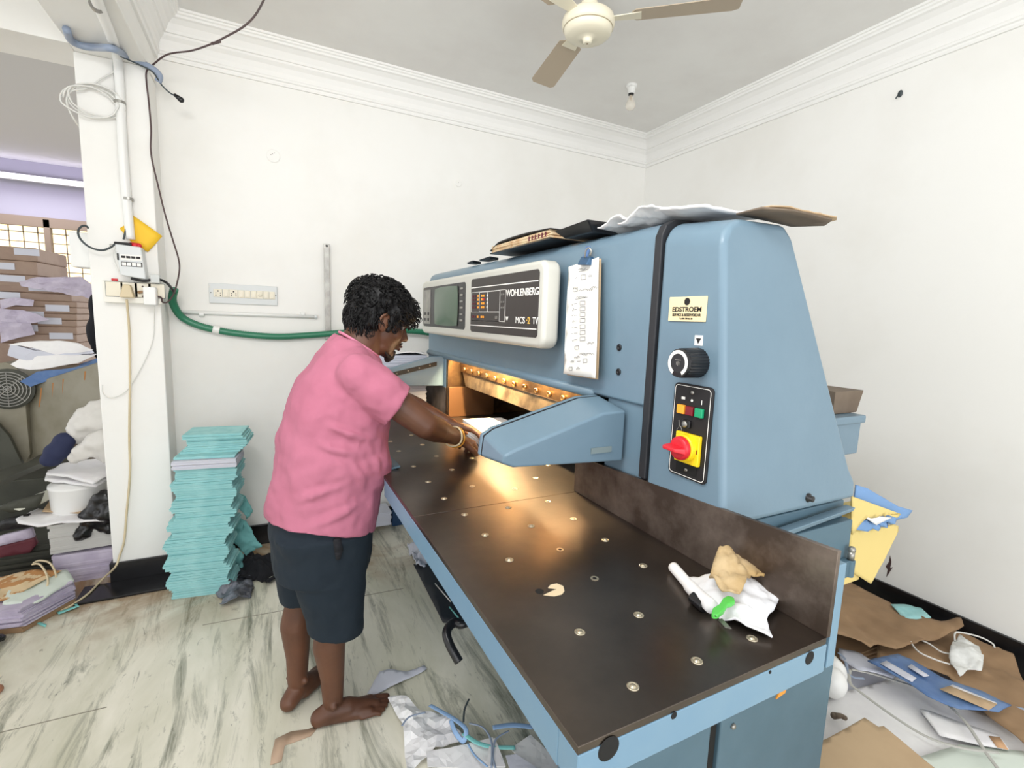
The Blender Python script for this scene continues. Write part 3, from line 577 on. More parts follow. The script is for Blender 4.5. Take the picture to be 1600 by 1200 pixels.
# instruction sheet + clip on the machine's face
sp = [(889, 417, .815), (936, 402, .815), (934, 500, .805), (931, 591, .80), (881, 584, .80), (884, 500, .805)]
ip = sheet('instruction_sheet', [ox(*p) for p in sp], 'white', .0012, .001, 6, 2, .03, ndir=(-1, 0, 0))
tag(ip, 'white handwritten instruction sheet clipped to the cutter\'s blue front', 'paper')
bs = sheet('backing_sheet', [ox(x+4, y+2, z+.012) for x, y, z in sp[1:4]]+[ox(x+6, y+2, z+.012) for x, y, z in (sp[4], sp[0])], 'card', .003, .001, 8, 4, .05, ip, ndir=(-1, 0, 0))
mk = MB(); rr = random.Random(3)
def stroke(x0, y0, x1, y1, w=.0006, X=.797):
    X = .8115-.014*(min(max(y0, 405), 590)-405)/185-.0030; a = ox(x0, y0, X); b = ox(x1, y1, X); mk.tube([a, b], w, 4)
def word(x, y, n=4, s=3):
    px_ = x; py_ = y
    for i in range(n*2): nx = px_+s*.5; ny = y-rr.uniform(0, s*.9)*((i % 2)*2-1); stroke(px_, py_, nx, ny); px_, py_ = nx, ny
def bx_(x, y, w, h): stroke(x, y, x+w, y-.1*w); stroke(x+w, y-.1*w, x+w, y+h-.1*w); stroke(x+w, y+h-.1*w, x, y+h); stroke(x, y+h, x, y)
word(903, 421, 4); stroke(904, 425, 918, 421)
bx_(908, 430, 7, 7); word(898, 434, 1); word(919, 430, 2); word(896, 450, 2); bx_(896, 449, 6, 7); word(904, 453, 2); word(911, 452, 5); word(924, 449, 3)
word(900, 464, 5); stroke(898, 468, 918, 464)
for y in (475, 484, 493, 502, 512, 521, 531): word(891+rr.random()*3, y, 1); stroke(897, y, 902, y-1); bx_(906, y-4, 8, 6)
word(917, 536, 4); bx_(898, 541, 6, 5); word(905, 553, 8); word(897, 558, 3); word(891, 565, 2); stroke(901, 565, 907, 564); bx_(911, 561, 6, 6); bx_(889, 574, 5, 5); word(900, 576, 2)
mk.build('handwriting', 'foil', ip)
q = ox(917, 403, .81)
bc = thing('binder_clip', 'blue metal binder clip holding the instruction sheet', 'clip', (q.x, q.y, q.z-.03))
m = MB(); m.hull8([(.795, q.y-.02, q.z-.022), (.83, q.y-.02, q.z-.022), (.83, q.y+.026, q.z-.018), (.795, q.y+.026, q.z-.018)], [(.808, q.y-.02, q.z+.002), (.818, q.y-.02, q.z+.002), (.818, q.y+.026, q.z+.006), (.808, q.y+.026, q.z+.006)]); m.build('clip_body', mat('clip_blue', '#3e5f80', .35, metal=.4), bc, bevel=.002)
m = MB(); m.hull8([(.812, q.y+.004, q.z), (.816, q.y+.004, q.z), (.816, q.y+.026, q.z), (.812, q.y+.026, q.z)], [(.822, q.y+.006, q.z+.034), (.826, q.y+.006, q.z+.034), (.826, q.y+.026, q.z+.036), (.822, q.y+.026, q.z+.036)]); m.build('clip_lever', 'bluepl', bc, bevel=.001)
m = MB(); m.tube(smoothpath([(.80, q.y-.004, q.z), (.797, q.y-.012, q.z+.018), (.80, q.y-.022, q.z+.024), (.803, q.y-.03, q.z+.014), (.803, q.y-.024, q.z+.004)], 5), .0025, 8); m.build('clip_ring', 'silver', bc, smooth=True)

# on top of the housing
TOPZ = 1.674
def topY(px, X=.83): return ox(px, 400, X).y
b0, b1 = topY(871), topY(776)
bk = thing('diary', 'thick open-worn diary with dark cover lying on top of the blue machine', 'book', (.9, (b0+b1)/2, TOPZ))
def slab(x0, x1, y0, y1, z0, z1): return [(x0, y0, z0), (x1, y0, z0), (x1, y1, z0), (x0, y1, z0)]
m = MB(); m.hull8([(.80, b0, TOPZ+.002), (1.0, b0, TOPZ+.002), (1.0, b1, TOPZ+.002), (.80, b1, TOPZ+.002)], [(.80, b0, TOPZ+.006), (1.0, b0, TOPZ+.006), (1.0, b1, TOPZ+.006), (.80, b1, TOPZ+.006)]); m.build('lower_cover', 'blackpl', bk, bevel=.001)
pj = jag('page_block', [(.805, b0+.01), (.99, b0+.01), (.99, b1-.012), (.805, b1-.012)], TOPZ+.006, TOPZ+.034, 9, mat('old_pages', '#d8c6a4', .8, col2='#c09a72', scale=30), .003, 8, parent=bk)
m = MB()
for i in range(6): m.box(.801, .806, b0+.03+i*.022, b0+.036+i*.022, TOPZ+.012, TOPZ+.028)
m.build('index_marks', 'darkred', bk)
vs = []; fs = []; n = 12
for i in range(n+1):
    t = i/n; y = b0+(b1-b0)*t; z = TOPZ+.036+.008*math.sin(t*3.14)-.020*max(0, t-.85)/.15
    for x in (.80, 1.0): vs.append((x, y, z))
for i in range(n): fs.append((2*i, 2*i+1, 2*i+3, 2*i+2))
m = MB(); m.add(vs, fs); o = m.build('upper_cover', 'blackpl', bk, smooth=True); s = o.modifiers.new('t', 'SOLIDIFY'); s.thickness = .003
b0, b1 = topY(927), topY(876)
m = MB(); m.hull8([(.83, b0+.01, TOPZ), (.97, b0+.01, TOPZ), (.97, b1-.02, TOPZ), (.83, b1-.02, TOPZ)], [(.80, b0-.005, TOPZ+.03), (1.0, b0-.005, TOPZ+.032), (1.0, b1, TOPZ+.026), (.80, b1, TOPZ+.022)])
tag(m.build('tray', 'blackpl', bevel=.004, seg=3), 'shallow black plastic tray on the machine top between diary and papers', 'tray')
for (xa, xb, dz, sd) in ((931, 975, .0, 1), (962, 1018, .004, 2)):
    y0_, y1_ = topY(xb), topY(xa)
    o = sheet('crumpled_paper', [(.82, y0_, TOPZ+.012+dz), (1.02, y0_, TOPZ+.012+dz), (1.03, y1_, TOPZ+.004+dz), (.83, y1_, TOPZ+.004+dz)], 'paper', .004, .028, 9, sd, .02)
    tag(o, ['rumpled white paper on the machine top beside the black tray', 'rumpled white paper bundle on the machine top left of the black strip'][sd-1], 'paper')
y0_, y1_ = topY(1095, .84), topY(985, .84)
o = sheet('crumpled_paper', [(.84, y0_, TOPZ+.006), (1.04, y0_, TOPZ+.006), (1.03, y1_, TOPZ+.022), (.85, y1_, TOPZ+.022)], 'paper', .006, .012, 8, 6, .02)
tag(o, 'flat white papers lying across the black strip on the machine top', 'paper')
o = sheet('cardboard_sheet', [oz(x, y, 1.662) for x, y in ((1150, 336), (1200, 347), (1236, 355), (1288, 353), (1300, 345), (1240, 331), (1190, 326))], 'cardd', .004, .002, 6, 3, .04)
tag(o, 'grey-brown cardboard overhanging the machine top\'s near corner', 'cardboard')
o = sheet('cardboard_sheet', [oz(x, y, 1.676) for x, y in ((1165, 332), (1190, 324), (1205, 321), (1235, 325), (1308, 337), (1307, 345), (1290, 350), (1245, 340))], 'card', .003, .008, 9, 9, .03)
tag(o, 'light tan cardboard lying uppermost on the machine top\'s near corner', 'cardboard')
for px_, w_ in ((742, .03), (765, .05)):
    y = topY(px_, .88); m = MB(); m.hull8([(.86, y-w_, TOPZ), (.90, y-w_, TOPZ), (.90, y+w_, TOPZ), (.86, y+w_, TOPZ)], [(.85, y-w_-.02, TOPZ+.010), (.90, y-w_, TOPZ+.010), (.90, y+w_, TOPZ+.008), (.85, y+w_, TOPZ+.006)])
    tag(m.build('metal_plate', 'blackpl', bevel=.001), 'small flat black plate on the machine top, %s' % ('leftmost, above the green screen' if w_ < .04 else 'just left of the diary'), 'plate')

# on the steel side table: crumpled white cloth, rag, scraper, knives
sid = [(1047, 884), (1056, 882), (1075, 905), (1110, 908), (1180, 905), (1219, 940), (1210, 958), (1197, 972), (1206, 997), (1165, 985), (1130, 970), (1110, 953), (1078, 935)]
def bulge(c, h, r): 
    return lambda p: h*math.exp(-((p.x-c[0])**2+(p.y-c[1])**2)/(r*r))
cc = oz(1160, 930, TZ)
o = sheet('white_cloth', zs(sid[2:], TZ+.006), 'wcloth', .003, .022, 14, 5, .012, curl=bulge(cc, .035, .06)); tag(o, 'crumpled white paper cloth on the steel side table', 'cloth')
a, b = oz(1052, 886, TZ+.012), oz(1086, 925, TZ+.014)
m = MB(); m.tube(smoothpath([a, a.lerp(b, .5), b, oz(1112, 948, TZ+.02)], 5), [.011]*8+[.013]*8, 14); tag(m.build('paper_roll', 'paper', smooth=True), 'thin rolled white paper sticking out of the crumpled cloth', 'paper roll')
rg = [(1108, 905), (1122, 884), (1150, 879), (1168, 881), (1192, 893), (1193, 910), (1172, 905), (1160, 925), (1142, 932), (1125, 922)]
cc2 = oz(1150, 905, TZ+.03)
o = sheet('rag', [oz(x, y, TZ+.045) for x, y in rg], 'rag', .004, .03, 16, 2, .01, curl=bulge(cc2, .03, .05)); tag(o, 'stained tan rag lying on the white cloth', 'rag')
a, b = oz(1083, 932, TZ+.012), oz(1104, 947, TZ+.012)
m = MB(); m.tube([a, b], [.014, .017], 14, flat=.8); tag(m.build('tape_core', 'blackpl', bevel=.003), 'black plastic knob piece beside the green knife', 'plastic piece')
gk = thing('craft_knife', 'green-handled craft knife leaning on the white cloth', 'knife', oz(1128, 955, TZ))
gp = [(1111, 965), (1113, 957), (1124, 950), (1129, 941), (1137, 937), (1146, 940), (1148, 946), (1141, 950), (1136, 951), (1131, 960), (1121, 968), (1114, 968)]
m = MB(); m.prism([oz(x, y, TZ+.030) for x, y in gp], (0, 0, .009)); m.build('handle', 'green', gk, bevel=.002)
m = MB(); m.prism([oz(x, y, TZ+.020) for x, y in ((1122, 969), (1128, 967), (1143, 983), (1133, 981))], (0, 0, .0012)); m.build('blade', 'silver', gk)
q = oz(1118, 963, TZ+.0395); m = MB(); m.lathe([(.0018, 0), (.0018, .0006)], q, (0, 0, 1), 10); m.build('handle_hole', 'foil', gk)

# ------------------------------------------------------------------ ceiling fan and bulb
hz = 2.68; hc = oz(919, 40, hz)
fn = thing('ceiling_fan', 'cream three-bladed ceiling fan hanging from the white ceiling', 'ceiling fan', (hc.x, hc.y, 2.57))
m = MB(); m.lathe([(.012, -.072), (.018, -.07), (.02, -.06), (.024, -.052), (.05, -.052), (.085, -.045), (.098, -.034), (.103, -.02), (.103, -.016), (.108, -.014), (.112, 0), (.112, .01), (.108, .026), (.10, .034), (.07, .05), (.03, .055)], (hc.x, hc.y, hz), n=48); m.build('motor_hub', 'fan', fn, smooth=True)
m = MB(); m.lathe([(.103, -.0185), (.1055, -.017), (.1055, -.0145), (.103, -.014)], (hc.x, hc.y, hz), n=48); m.build('trim_ring', mat('fan_ring', '#a89c82', .4), fn)
m = MB(); m.lathe([(.002, -.0735), (.004, -.073), (.004, -.071)], (hc.x, hc.y, hz), n=16); m.build('cap_screw', 'brass', fn)
m = MB(); m.lathe([(.022, .05), (.022, .15), (.055, .15), (.06, .165), (.06, CZ-hz)], (hc.x, hc.y, hz), n=24); m.build('down_rod', 'fan', fn, smooth=False)
m = MB(); m.lathe([(.05, .05), (.035, .09), (.023, .10)], (hc.x, hc.y, hz), n=24); m.build('rod_cup', 'fan', fn, smooth=True)
bt = oz(1010, 30, hz); a0 = math.atan2(bt.y-hc.y, bt.x-hc.x)
for k in range(3):
    a = a0+k*2*math.pi/3; T = Matrix.Translation((hc.x, hc.y, hz+.02)) @ Matrix.Rotation(a, 4, 'Z') @ Matrix.Rotation(math.radians(10), 4, 'X')
    m = MB(); pts = [(.20, -.055), (.58, -.065), (.605, -.05), (.605, .05), (.58, .065), (.20, .055), (.18, .03), (.18, -.03)]
    m.prism([T @ Vector((x, y, 0)) for x, y in pts], T.to_3x3() @ Vector((0, 0, .003))); bl = m.build('fan_blade', 'fanb', fn)
    m = MB(); m.prism([T @ Vector((x, y, -.004)) for x, y in ((.09, -.02), (.22, -.035), (.22, .035), (.09, .02))], T.to_3x3() @ Vector((0, 0, .004))); m.build('blade_bracket', 'fan', bl, bevel=.001)
p = oz(987, 133, CZ); blb = thing('bulb_holder', 'white bulb holder with a clear unlit bulb on the ceiling', 'light', (p.x, p.y, CZ-.14))
m = MB(); m.lathe([(.034, CZ), (.034, CZ-.012), (.026, CZ-.018), (.022, CZ-.045), (.019, CZ-.05)], (p.x, p.y, 0), n=24); m.build('holder', 'plastic', blb, smooth=False)
m = MB(); m.lathe([(.017, CZ-.05), (.017, CZ-.058)], (p.x, p.y, 0), n=20); m.build('collar', 'blackpl', blb)
m = MB(); m.lathe([(.010, CZ-.058), (.012, CZ-.07), (.022, CZ-.092), (.030, CZ-.112), (.030, CZ-.128), (.02, CZ-.142), (.004, CZ-.147)], (p.x, p.y, 0), n=24); m.build('bulb', mat('bulb_glass', '#f6efe2', .1, alpha=.45), blb, smooth=True)
m = MB(); m.cyl((p.x, p.y, CZ-.058), (p.x, p.y, CZ-.085), .005, .007); m.build('bulb_stem', mat('bulb_stem', '#b99d78', .4), blb)

# ------------------------------------------------------------------ back wall fittings
WY = BY
def wbox(x0, y0, x1, y1, d0, d1, Y=WY):  # px rectangle on wall, distances out from wall
    a, b = oy(x0, y0, Y), oy(x1, y1, Y); m = MB(); m.box(min(a.x, b.x), max(a.x, b.x), Y-d1, Y-d0, min(a.z, b.z), max(a.z, b.z)); return m
A, B = oy(326, 441, WY), oy(434, 484, WY); zt, zb = 1.565, 1.455
sw = thing('switchboard', 'grey wall plate with a row of sockets and switches', 'switchboard', ((A.x+B.x)/2, WY, zb))
m = MB(); m.box(A.x, B.x, WY-.012, WY, zb, zt); m.build('plate', 'grey', sw, bevel=.003)
x = A.x+.022; zc = (zt+zb)/2+.002
for i, kind in enumerate('SwSwwwfww'):
    wd = .044 if kind == 'S' else .0315
    m = MB(); m.box(x, x+wd-.002, WY-.017, WY-.012, zc-.022, zc+.022); md = m.build('socket' if kind == 'S' else 'switch', 'ivory', sw, bevel=.0015)
    if kind == 'S':
        for dx, dz, r_ in ((0, .011, .004), (-.011, 0, .0026), (.011, 0, .0026), (-.011, -.012, .003), (.011, -.012, .003)):
            m = MB(); m.cyl((x+wd/2+dx, WY-.0174, zc+dz), (x+wd/2+dx, WY-.0168, zc+dz), r_, n=12); m.build('pin_hole', 'foil', md)
    elif kind == 'f': m = MB(); m.lathe([(.010, 0), (.009, .008)], (x+wd/2, WY-.017, zc), (0, -1, 0), 16); m.box(x+wd/2-.009, x+wd/2+.009, WY-.030, WY-.02, zc-.002, zc+.002); m.build('regulator', 'ivory', md)
    else: m = MB(); m.hull8([(x+.007, WY-.0165, zc-.016), (x+wd-.009, WY-.0165, zc-.016), (x+wd-.009, WY-.0165, zc+.016), (x+.007, WY-.0165, zc+.016)], [(x+.007, WY-.022, zc-.016), (x+wd-.009, WY-.022, zc-.016), (x+wd-.009, WY-.018, zc+.016), (x+.007, WY-.018, zc+.016)]); m.build('rocker', 'ivory', md, bevel=.001)
    x += wd
for xx_ in (A.x+.009, B.x-.009): m = MB(); m.lathe([(.003, 0), (.003, .001)], (xx_, WY-.012, zc), (0, -1, 0), 10); m.build('screw', 'foil', sw)
for px_, rr_, lb, hl in (((427, 244), .036, 'round white ceiling-rose plate high on the back wall above the switchboard', 1), ((716, 287), .022, 'small round white plate on the back wall above the console', 0)):
    q = oy(*px_, WY); o = thing('junction_cover', lb, 'wall plate', (q.x, WY, q.z-rr_))
    m = MB(); m.lathe([(rr_, 0), (rr_, .003), (rr_*.9, .006)], (q.x, WY, q.z), (0, -1, 0), 28); m.build('cover', 'wall', o)
    for dx, dz in ((-.012, .004), (-.004, .010), (.006, .016)) if hl else ((0, .008),):
        m = MB(); m.cyl((q.x+dx, WY-.0065, q.z+dz), (q.x+dx, WY-.0058, q.z+dz), .0022, n=8); m.build('hole', 'wire', o)
cd_ = thing('conduit_pipe', 'thin white conduit running under the switchboard', 'pipe', oy(385, 492, WY))
m = MB(); m.tube([oy(272, 487, WY-.012), oy(385, 491, WY-.012), oy(494, 495, WY-.012)], .0105, 12); m.build('pipe', 'plastic', cd_, smooth=True)
for px_ in (315, 473): q = oy(px_, 491, WY-.012); m = MB(); m.tube([(q.x-.012, WY-.012, q.z), (q.x+.012, WY-.012, q.z)], .014, 14); m.build('saddle', 'plastic', cd_, bevel=.002)
q = oy(493, 495, WY-.012); m = MB(); m.tube([(q.x-.006, WY-.012, q.z), (q.x+.008, WY-.012, q.z)], .013, 14); m.build('end_cap', 'grey', cd_, bevel=.002)
A, B = oy(505, 381, WY-.02), oy(514, 523, WY-.02)
mb_ = thing('metal_bar', 'dull steel flat bar fixed upright on the back wall', 'bar', ((A.x+B.x)/2, WY, B.z))
m = MB(); m.box(A.x+.002, A.x+.034, WY-.034, WY-.028, B.z-.03, A.z); m.build('bar', 'silver', mb_, bevel=.002)
for z in (A.z-.03, B.z): m = MB(); m.box(A.x+.008, A.x+.028, WY-.03, WY, z-.01, z+.01); m.build('spacer', 'silver', mb_)
m = MB(); m.tube([(A.x+.012, WY-.037, A.z-.012), (A.x+.024, WY-.037, A.z-.012)], .005, 8); m.build('bolt', 'foil', mb_)
# green hose along the wall
hp = [oy(272, 452, 3.06), oy(270, 472, 3.12), oy(285, 496, WY-.03), oy(318, 511, WY-.026), oy(370, 521, WY-.026), oy(430, 526, WY-.026), oy(480, 524, WY-.026), oy(520, 521, WY-.03), oy(580, 517, WY-.04), oy(640, 517, WY-.05), (1.02, WY-.06, 1.30), (1.15, WY-.1, 1.22)]
P_ = smoothpath(hp, 30); rs = [.0185+(.0016 if i % 2 else -.0008) for i in range(len(P_))]
m = MB(); m.tube(P_, rs, 12); hs = tag(m.build('green_hose', 'hose', smooth=True), 'ribbed green hose sagging along the back wall from the pillar', 'hose')
q = oy(338, 515, WY-.026); WOq = MB(); m = MB(); m.tube([q+Vector((-.016, 0, .004)), q+Vector((.016, 0, -.004))], .023, 16); o = m.build('hose_clamp', 'plastic', hs, bevel=.002)

# ------------------------------------------------------------------ pillar fittings (front face Y = 3.0)
PY = 3.0
vp = thing('conduit_pipe', 'thick white conduit bending from the beam down the pillar', 'pipe', oy(204, 372, PY))
m = MB(); m.tube(smoothpath([oz(140, -30, 2.525), oz(158, 18, 2.525), oz(172, 52, 2.525), oy(182, 84, 2.955), oy(186, 120, 2.975), oy(190, 200, 2.975), oy(196, 290, 2.975), oy(204, 374, 2.975)], 8), .019, 14); m.build('pipe', 'plastic', vp, smooth=True)
for p in ((151, 8, 'z'), (187, 160, 'y'), (200, 311, 'y')):
    q = oz(p[0], p[1], 2.525) if p[2] == 'z' else oy(p[0], p[1], 2.975)
    m = MB(); d_ = Vector((0, .012, 0)) if p[2] == 'z' else Vector((0, 0, .006)); m.tube([q-d_, q+d_], .0225, 14); m.build('saddle', 'silver', vp)
tag(cable('black_cable', [oy(177, 92, 2.985), oy(180, 130, 2.985), oy(182, 165, 2.98), oy(187, 240, 2.985), oy(192, 300, 2.985), oy(198, 345, 2.97), oy(193, 374, 2.96)], .0042, 'wireb'), 'thin dark cable running beside the pillar\'s thick conduit', 'cable')
tag(cable('grey_hose', [oz(104, 46, 2.533), oz(111, 63, 2.533), oz(130, 72, 2.533), oz(150, 74, 2.533), oz(176, 76, 2.50), oy(200, 88, 2.965), oy(236, 106, 2.965), oy(249, 118, 2.975), oy(247, 128, 2.985)], .0145, 'greyhose', n=12), 'grey-blue rubber hose draped across the pillar top', 'hose')
pg = thing('hanging_plug', 'small black plug dangling off the pillar\'s top corner', 'plug', oy(279, 156, 2.99))
o = cable('cord', [oy(188, 88, 2.95), oy(215, 100, 2.94), oy(238, 112, 2.94), oy(252, 132, 2.985), oy(264, 144, 2.985), oy(276, 151, 2.985)], .0035, 'wireb', pg)
m = MB(); a, b = oy(274, 149, 2.985), oy(283, 156, 2.985); m.caps([(a, .008), (b, .013)]); m.build('plug_body', 'blackpl', pg, smooth=True)
tag(cable('brown_wire', [oy(418, -12, 2.0), oy(400, 22, 2.2), oy(380, 42, 2.35), oy(352, 58, 2.5), oy(332, 68, 2.6), oy(300, 79, 2.75), oy(262, 85, 2.9), oy(238, 102, 2.98), oy(229, 112, 2.985), oy(229, 130, 2.985), oy(232, 155, 2.985), oy(236, 200, 2.985), oy(236, 240, 2.985), oy(247, 290, 2.985), oy(258, 335, 2.99), oy(270, 375, 3.02), oy(279, 405, 3.05), oy(280, 425, 3.05), oy(273, 455, 3.0), oy(263, 471, 2.975), oy(254, 472, 2.955), oy(250, 464, 2.945), oy(222, 463, 2.94)], .0038, 'wire', k=8), 'twisted brown wire looping across the ceiling and down the pillar edge', 'wire')
m = MB(); q = oy(332, 68, 2.6); m.caps([(q, .006), (q+Vector((.03, -.01, .01)), .004)]); tag(m.build('wire_joint', 'wire', smooth=True), 'taped joint on the brown wire near the cornice', 'wire joint')
# white coil
rr = random.Random(4); cpts = []
cc_ = oy(150, 160, 2.965)
for i in range(64):
    a = i*.35; r_ = .078+.012*math.sin(i*.31)+rr.uniform(-.003, .003); cpts.append((cc_.x+r_*1.25*math.cos(a)+.015*math.sin(i*.09), 2.965+.012*math.sin(i*.5), cc_.z+r_*.85*math.sin(a)))
m = MB(); m.tube(smoothpath(cpts, 3), .0038, 6); tag(m.build('cable_coil', 'wirew', smooth=True), 'coil of white cable hanging beside the pillar conduit', 'cable coil')
tag(cable('white_cable', [oy(178, 112, 2.98), oy(160, 122, 2.975), oy(135, 138, 2.97), oy(112, 142, 2.97), oy(104, 155, 2.97), oy(108, 172, 2.97), oy(118, 190, 3.0), oy(127, 202, 3.05)], .0036, 'wirew'), 'loose white cable end curving left off the pillar coil', 'cable')
# distribution box
A, B = oy(183, 381, 2.925), oy(226, 436, 2.925)
x0, x1, z0, z1 = A.x-.004, B.x, B.z+.012, A.z
db = thing('distribution_box', 'grey circuit breaker box mounted on the white pillar', 'breaker box', ((x0+x1)/2, PY, z0))
m = MB(); m.hull8([(x0+.008, 2.925, z0), (x1+.006, 2.925, z0-.014), (x1+.006, PY, z0-.014), (x0+.008, PY, z0)], [(x0-.006, 2.925, z1), (x1-.006, 2.925, z1-.006), (x1-.006, PY, z1-.006), (x0-.006, PY, z1)]); m.build('case', 'grey', db, bevel=.006)
FYb = 2.9245; zc = (z0+z1)/2+.002; xc = (x0+x1)/2
m = MB(); m.box(xc-.036, xc+.044, FYb-.0022, FYb, zc-.002, zc+.024); wn_ = m.build('breaker_window', 'white', db)
for i in range(4): m = MB(); m.box(xc-.033+i*.019, xc-.018+i*.019, FYb-.007, FYb-.002, zc+.007, zc+.017); m.build('breaker_switch', 'foil', wn_, bevel=.001)
for i in range(4): m = MB(); m.box(xc-.033+i*.019, xc-.017+i*.019, FYb-.0012, FYb, zc-.028, zc-.013); m.build('label_window', 'white', db); m = MB()
m = MB(); m.box(xc-.036, xc+.045, FYb-.0007, FYb+.0005, zc-.031, zc-.010); m.build('label_frame', 'foil', db)
m = MB(); m.box(xc-.050, xc-.043, FYb-.0012, FYb, zc-.004, zc+.026); m.build('test_label', 'foil', db)
for dx, dz in ((-.07, .062), (.072, -.078)): m = MB(); m.lathe([(.006, 0), (.005, .002)], (xc+dx, FYb, zc+dz), (0, -1, 0), 12); m.build('screw', 'silver', db)
m = MB(); m.caps([((x1-.05, 2.96, z1+.002), .014), ((x1-.022, 2.96, z1+.001), .014)]); m.build('red_cap', 'red', db, smooth=True)
m = MB(); m.tube([(x0-.012, 2.95, z1+.004), (x0+.055, 2.95, z1+.004)], .009, 10); m.build('cable_gland', 'blackpl', db, bevel=.002)
tag(sheet('yellow_envelope', [oy(x, y, 2.992) for x, y in ((187, 357), (198, 350), (207, 336), (254, 369), (231, 394), (205, 378))], 'yelenv', .004, .003, 6, 2, .05, ndir=(0, -1, 0)), 'yellow envelope tucked behind the breaker box on the pillar', 'envelope')
tag(cable('black_cable', [oy(182, 379, 2.95), oy(172, 387, 2.94), oy(158, 391, 2.94), oy(140, 386, 2.94), oy(126, 374, 2.95), oy(122, 361, 2.97), oy(129, 353, 2.99), oy(137, 355, 3.0), oy(141, 368, 3.02), oy(143, 392, 3.05)], .0045, 'wireb'), 'black cable looping left from the breaker box', 'cable')
tag(cable('white_cable', [oy(182, 384, 2.94), oy(176, 395, 2.94), oy(180, 412, 2.94), oy(186, 424, 2.94)], .0028, 'wirew'), 'short white cable along the breaker box\'s left edge', 'cable')
# socket board
A, B = oy(160, 441, 2.955), oy(263, 474, 2.955)
x0, x1 = A.x, -.462; z1 = oy(212, 441, 2.955).z; z0 = oy(212, 474, 2.955).z
sb = thing('socket_board', 'wide ivory socket box with plugs on the pillar', 'socket box', ((x0+x1)/2, PY, z0))
m = MB(); m.box(x0, x1, 2.955, 2.9995, z0, z1); m.build('box', mat('ivory_box', '#ece9df', .4), sb, bevel=.003)
for i, xa in enumerate((165, 188, 210, 231)):
    a = oy(xa, 460, 2.953); m = MB(); m.box(a.x, a.x+.071, 2.9535, 2.9555, z0+.028, z0+.100); o = m.build('module_gap', 'wireb', sb)
    m = MB(); m.box(a.x+.002, a.x+.069, 2.951, 2.9545, z0+.030, z0+.098); o = m.build('socket' if i else 'switch', 'ivory', sb, bevel=.002)
    if i == 2:
        for dx, dz in ((0, .018), (-.015, -.008), (.015, -.008)): m = MB(); m.cyl((a.x+.035+dx, 2.9505, z0+.064+dz), (a.x+.035+dx, 2.9515, z0+.064+dz), .0045, n=10); m.build('pin_hole', 'wire', o)
a = oy(198, 455, 2.92)
pl_ = thing('power_plug', 'cream three-pin plug in the pillar socket box with a cable to the floor', 'plug', (a.x, 2.95, a.z-.03))
m = MB(); m.hull8([(a.x-.028, 2.905, a.z-.030), (a.x+.028, 2.905, a.z-.030), (a.x+.028, 2.951, a.z-.030), (a.x-.028, 2.951, a.z-.030)], [(a.x-.014, 2.915, a.z+.032), (a.x+.014, 2.915, a.z+.032), (a.x+.014, 2.951, a.z+.032), (a.x-.014, 2.951, a.z+.032)]); m.build('plug_body', 'wirec', pl_, bevel=.006)
cable('power_cord', [oy(198, 468, 2.93), oy(199, 480, 2.94), oy(202, 520, 2.985), oy(203, 600, 2.985), oy(202, 680, 2.985), oy(203, 740, 2.985), oy(198, 800, 2.985), oy(194, 845, 2.972), oy(187, 868, 2.968), oy(180, 886, 2.955), oz(160, 905, .025), oz(135, 930, .016), oz(100, 952, .006), oz(60, 966, .006), oz(36, 974, .006)], .0052, 'wirec', pl_)
a = oy(235, 458, 2.90)
ch = thing('phone_charger', 'white phone charger with thin cable in the pillar socket box', 'charger', (a.x, 2.95, a.z-.05))
m = MB(); m.box(a.x-.030, a.x+.022, 2.90, 2.951, a.z-.058, a.z+.030); m.build('charger_body', 'plastic', ch, bevel=.007)
cable('charger_cord', [oy(241, 478, 2.92), oy(241, 500, 2.97), oy(239, 530, 2.985), oy(228, 560, 2.985), oy(212, 590, 2.985), oy(196, 612, 2.985), oy(175, 622, 2.985), oy(161, 615, 2.985), oy(160, 601, 2.985)], .0022, 'wirew', ch)
a = oy(222, 457, 2.945); m = MB(); m.caps([((a.x-.012, 2.945, a.z), .007), ((a.x+.012, 2.943, a.z+.005), .006)]); tag(m.build('wire_plug', mat('brown_tape', '#9b7a5a', .6), smooth=True), 'bare wire ends pushed into the third socket with brown tape', 'plug')
tag(cable('heavy_cable', [oy(205, 435, 2.94), oy(225, 439, 2.93), oy(245, 436, 2.93), oy(259, 441, 2.96), oy(267, 449, 3.02), oy(273, 458, 3.06)], .0065, 'blackpl'), 'thick black cable leading from the breaker box into the green hose', 'cable')
a = oy(243, 437, 2.93)
m = MB(); m.box(a.x-.018, a.x+.018, 2.915, 2.955, z1+.001, z1+.04); tag(m.build('terminal_block', mat('frosted_block', '#d9dcda', .2, alpha=.8), bevel=.003), 'clear terminal block standing on the socket box', 'connector')
a, b = oy(172, 437, 2.94), oy(182, 438, 2.94); m = MB(); m.cyl((a.x, 2.965, z1+.007), (b.x, 2.965, z1+.007), .006); tag(m.build('red_cap', 'red', bevel=.001), 'small red cap lying on the socket box\'s left end', 'cap')
# meter box on the far side of the pillar
m = MB(); A, B = oy(106, 361, 3.08), oy(150, 419, 3.08); m.box(A.x, -.747, 3.08, 3.2, B.z, A.z); mbx = m.build('meter_box', 'plastic', bevel=.006); tag(mbx, 'white electricity meter box fixed on the pillar\'s far side', 'meter box')
# hook on right wall
q = ox(1407, 148, RX); hk = thing('wall_hook', 'small dark hook stuck high on the right wall', 'hook', (RX, q.y, q.z-.02))
m = MB(); m.ell((RX-.004, q.y, q.z+.004), (.006, .011, .016)); m.tube([(RX-.006, q.y, q.z), (RX-.02, q.y+.006, q.z-.012), (RX-.02, q.y+.008, q.z-.02)], .003, 8); m.build('hook_body', 'wireb', hk, smooth=True)

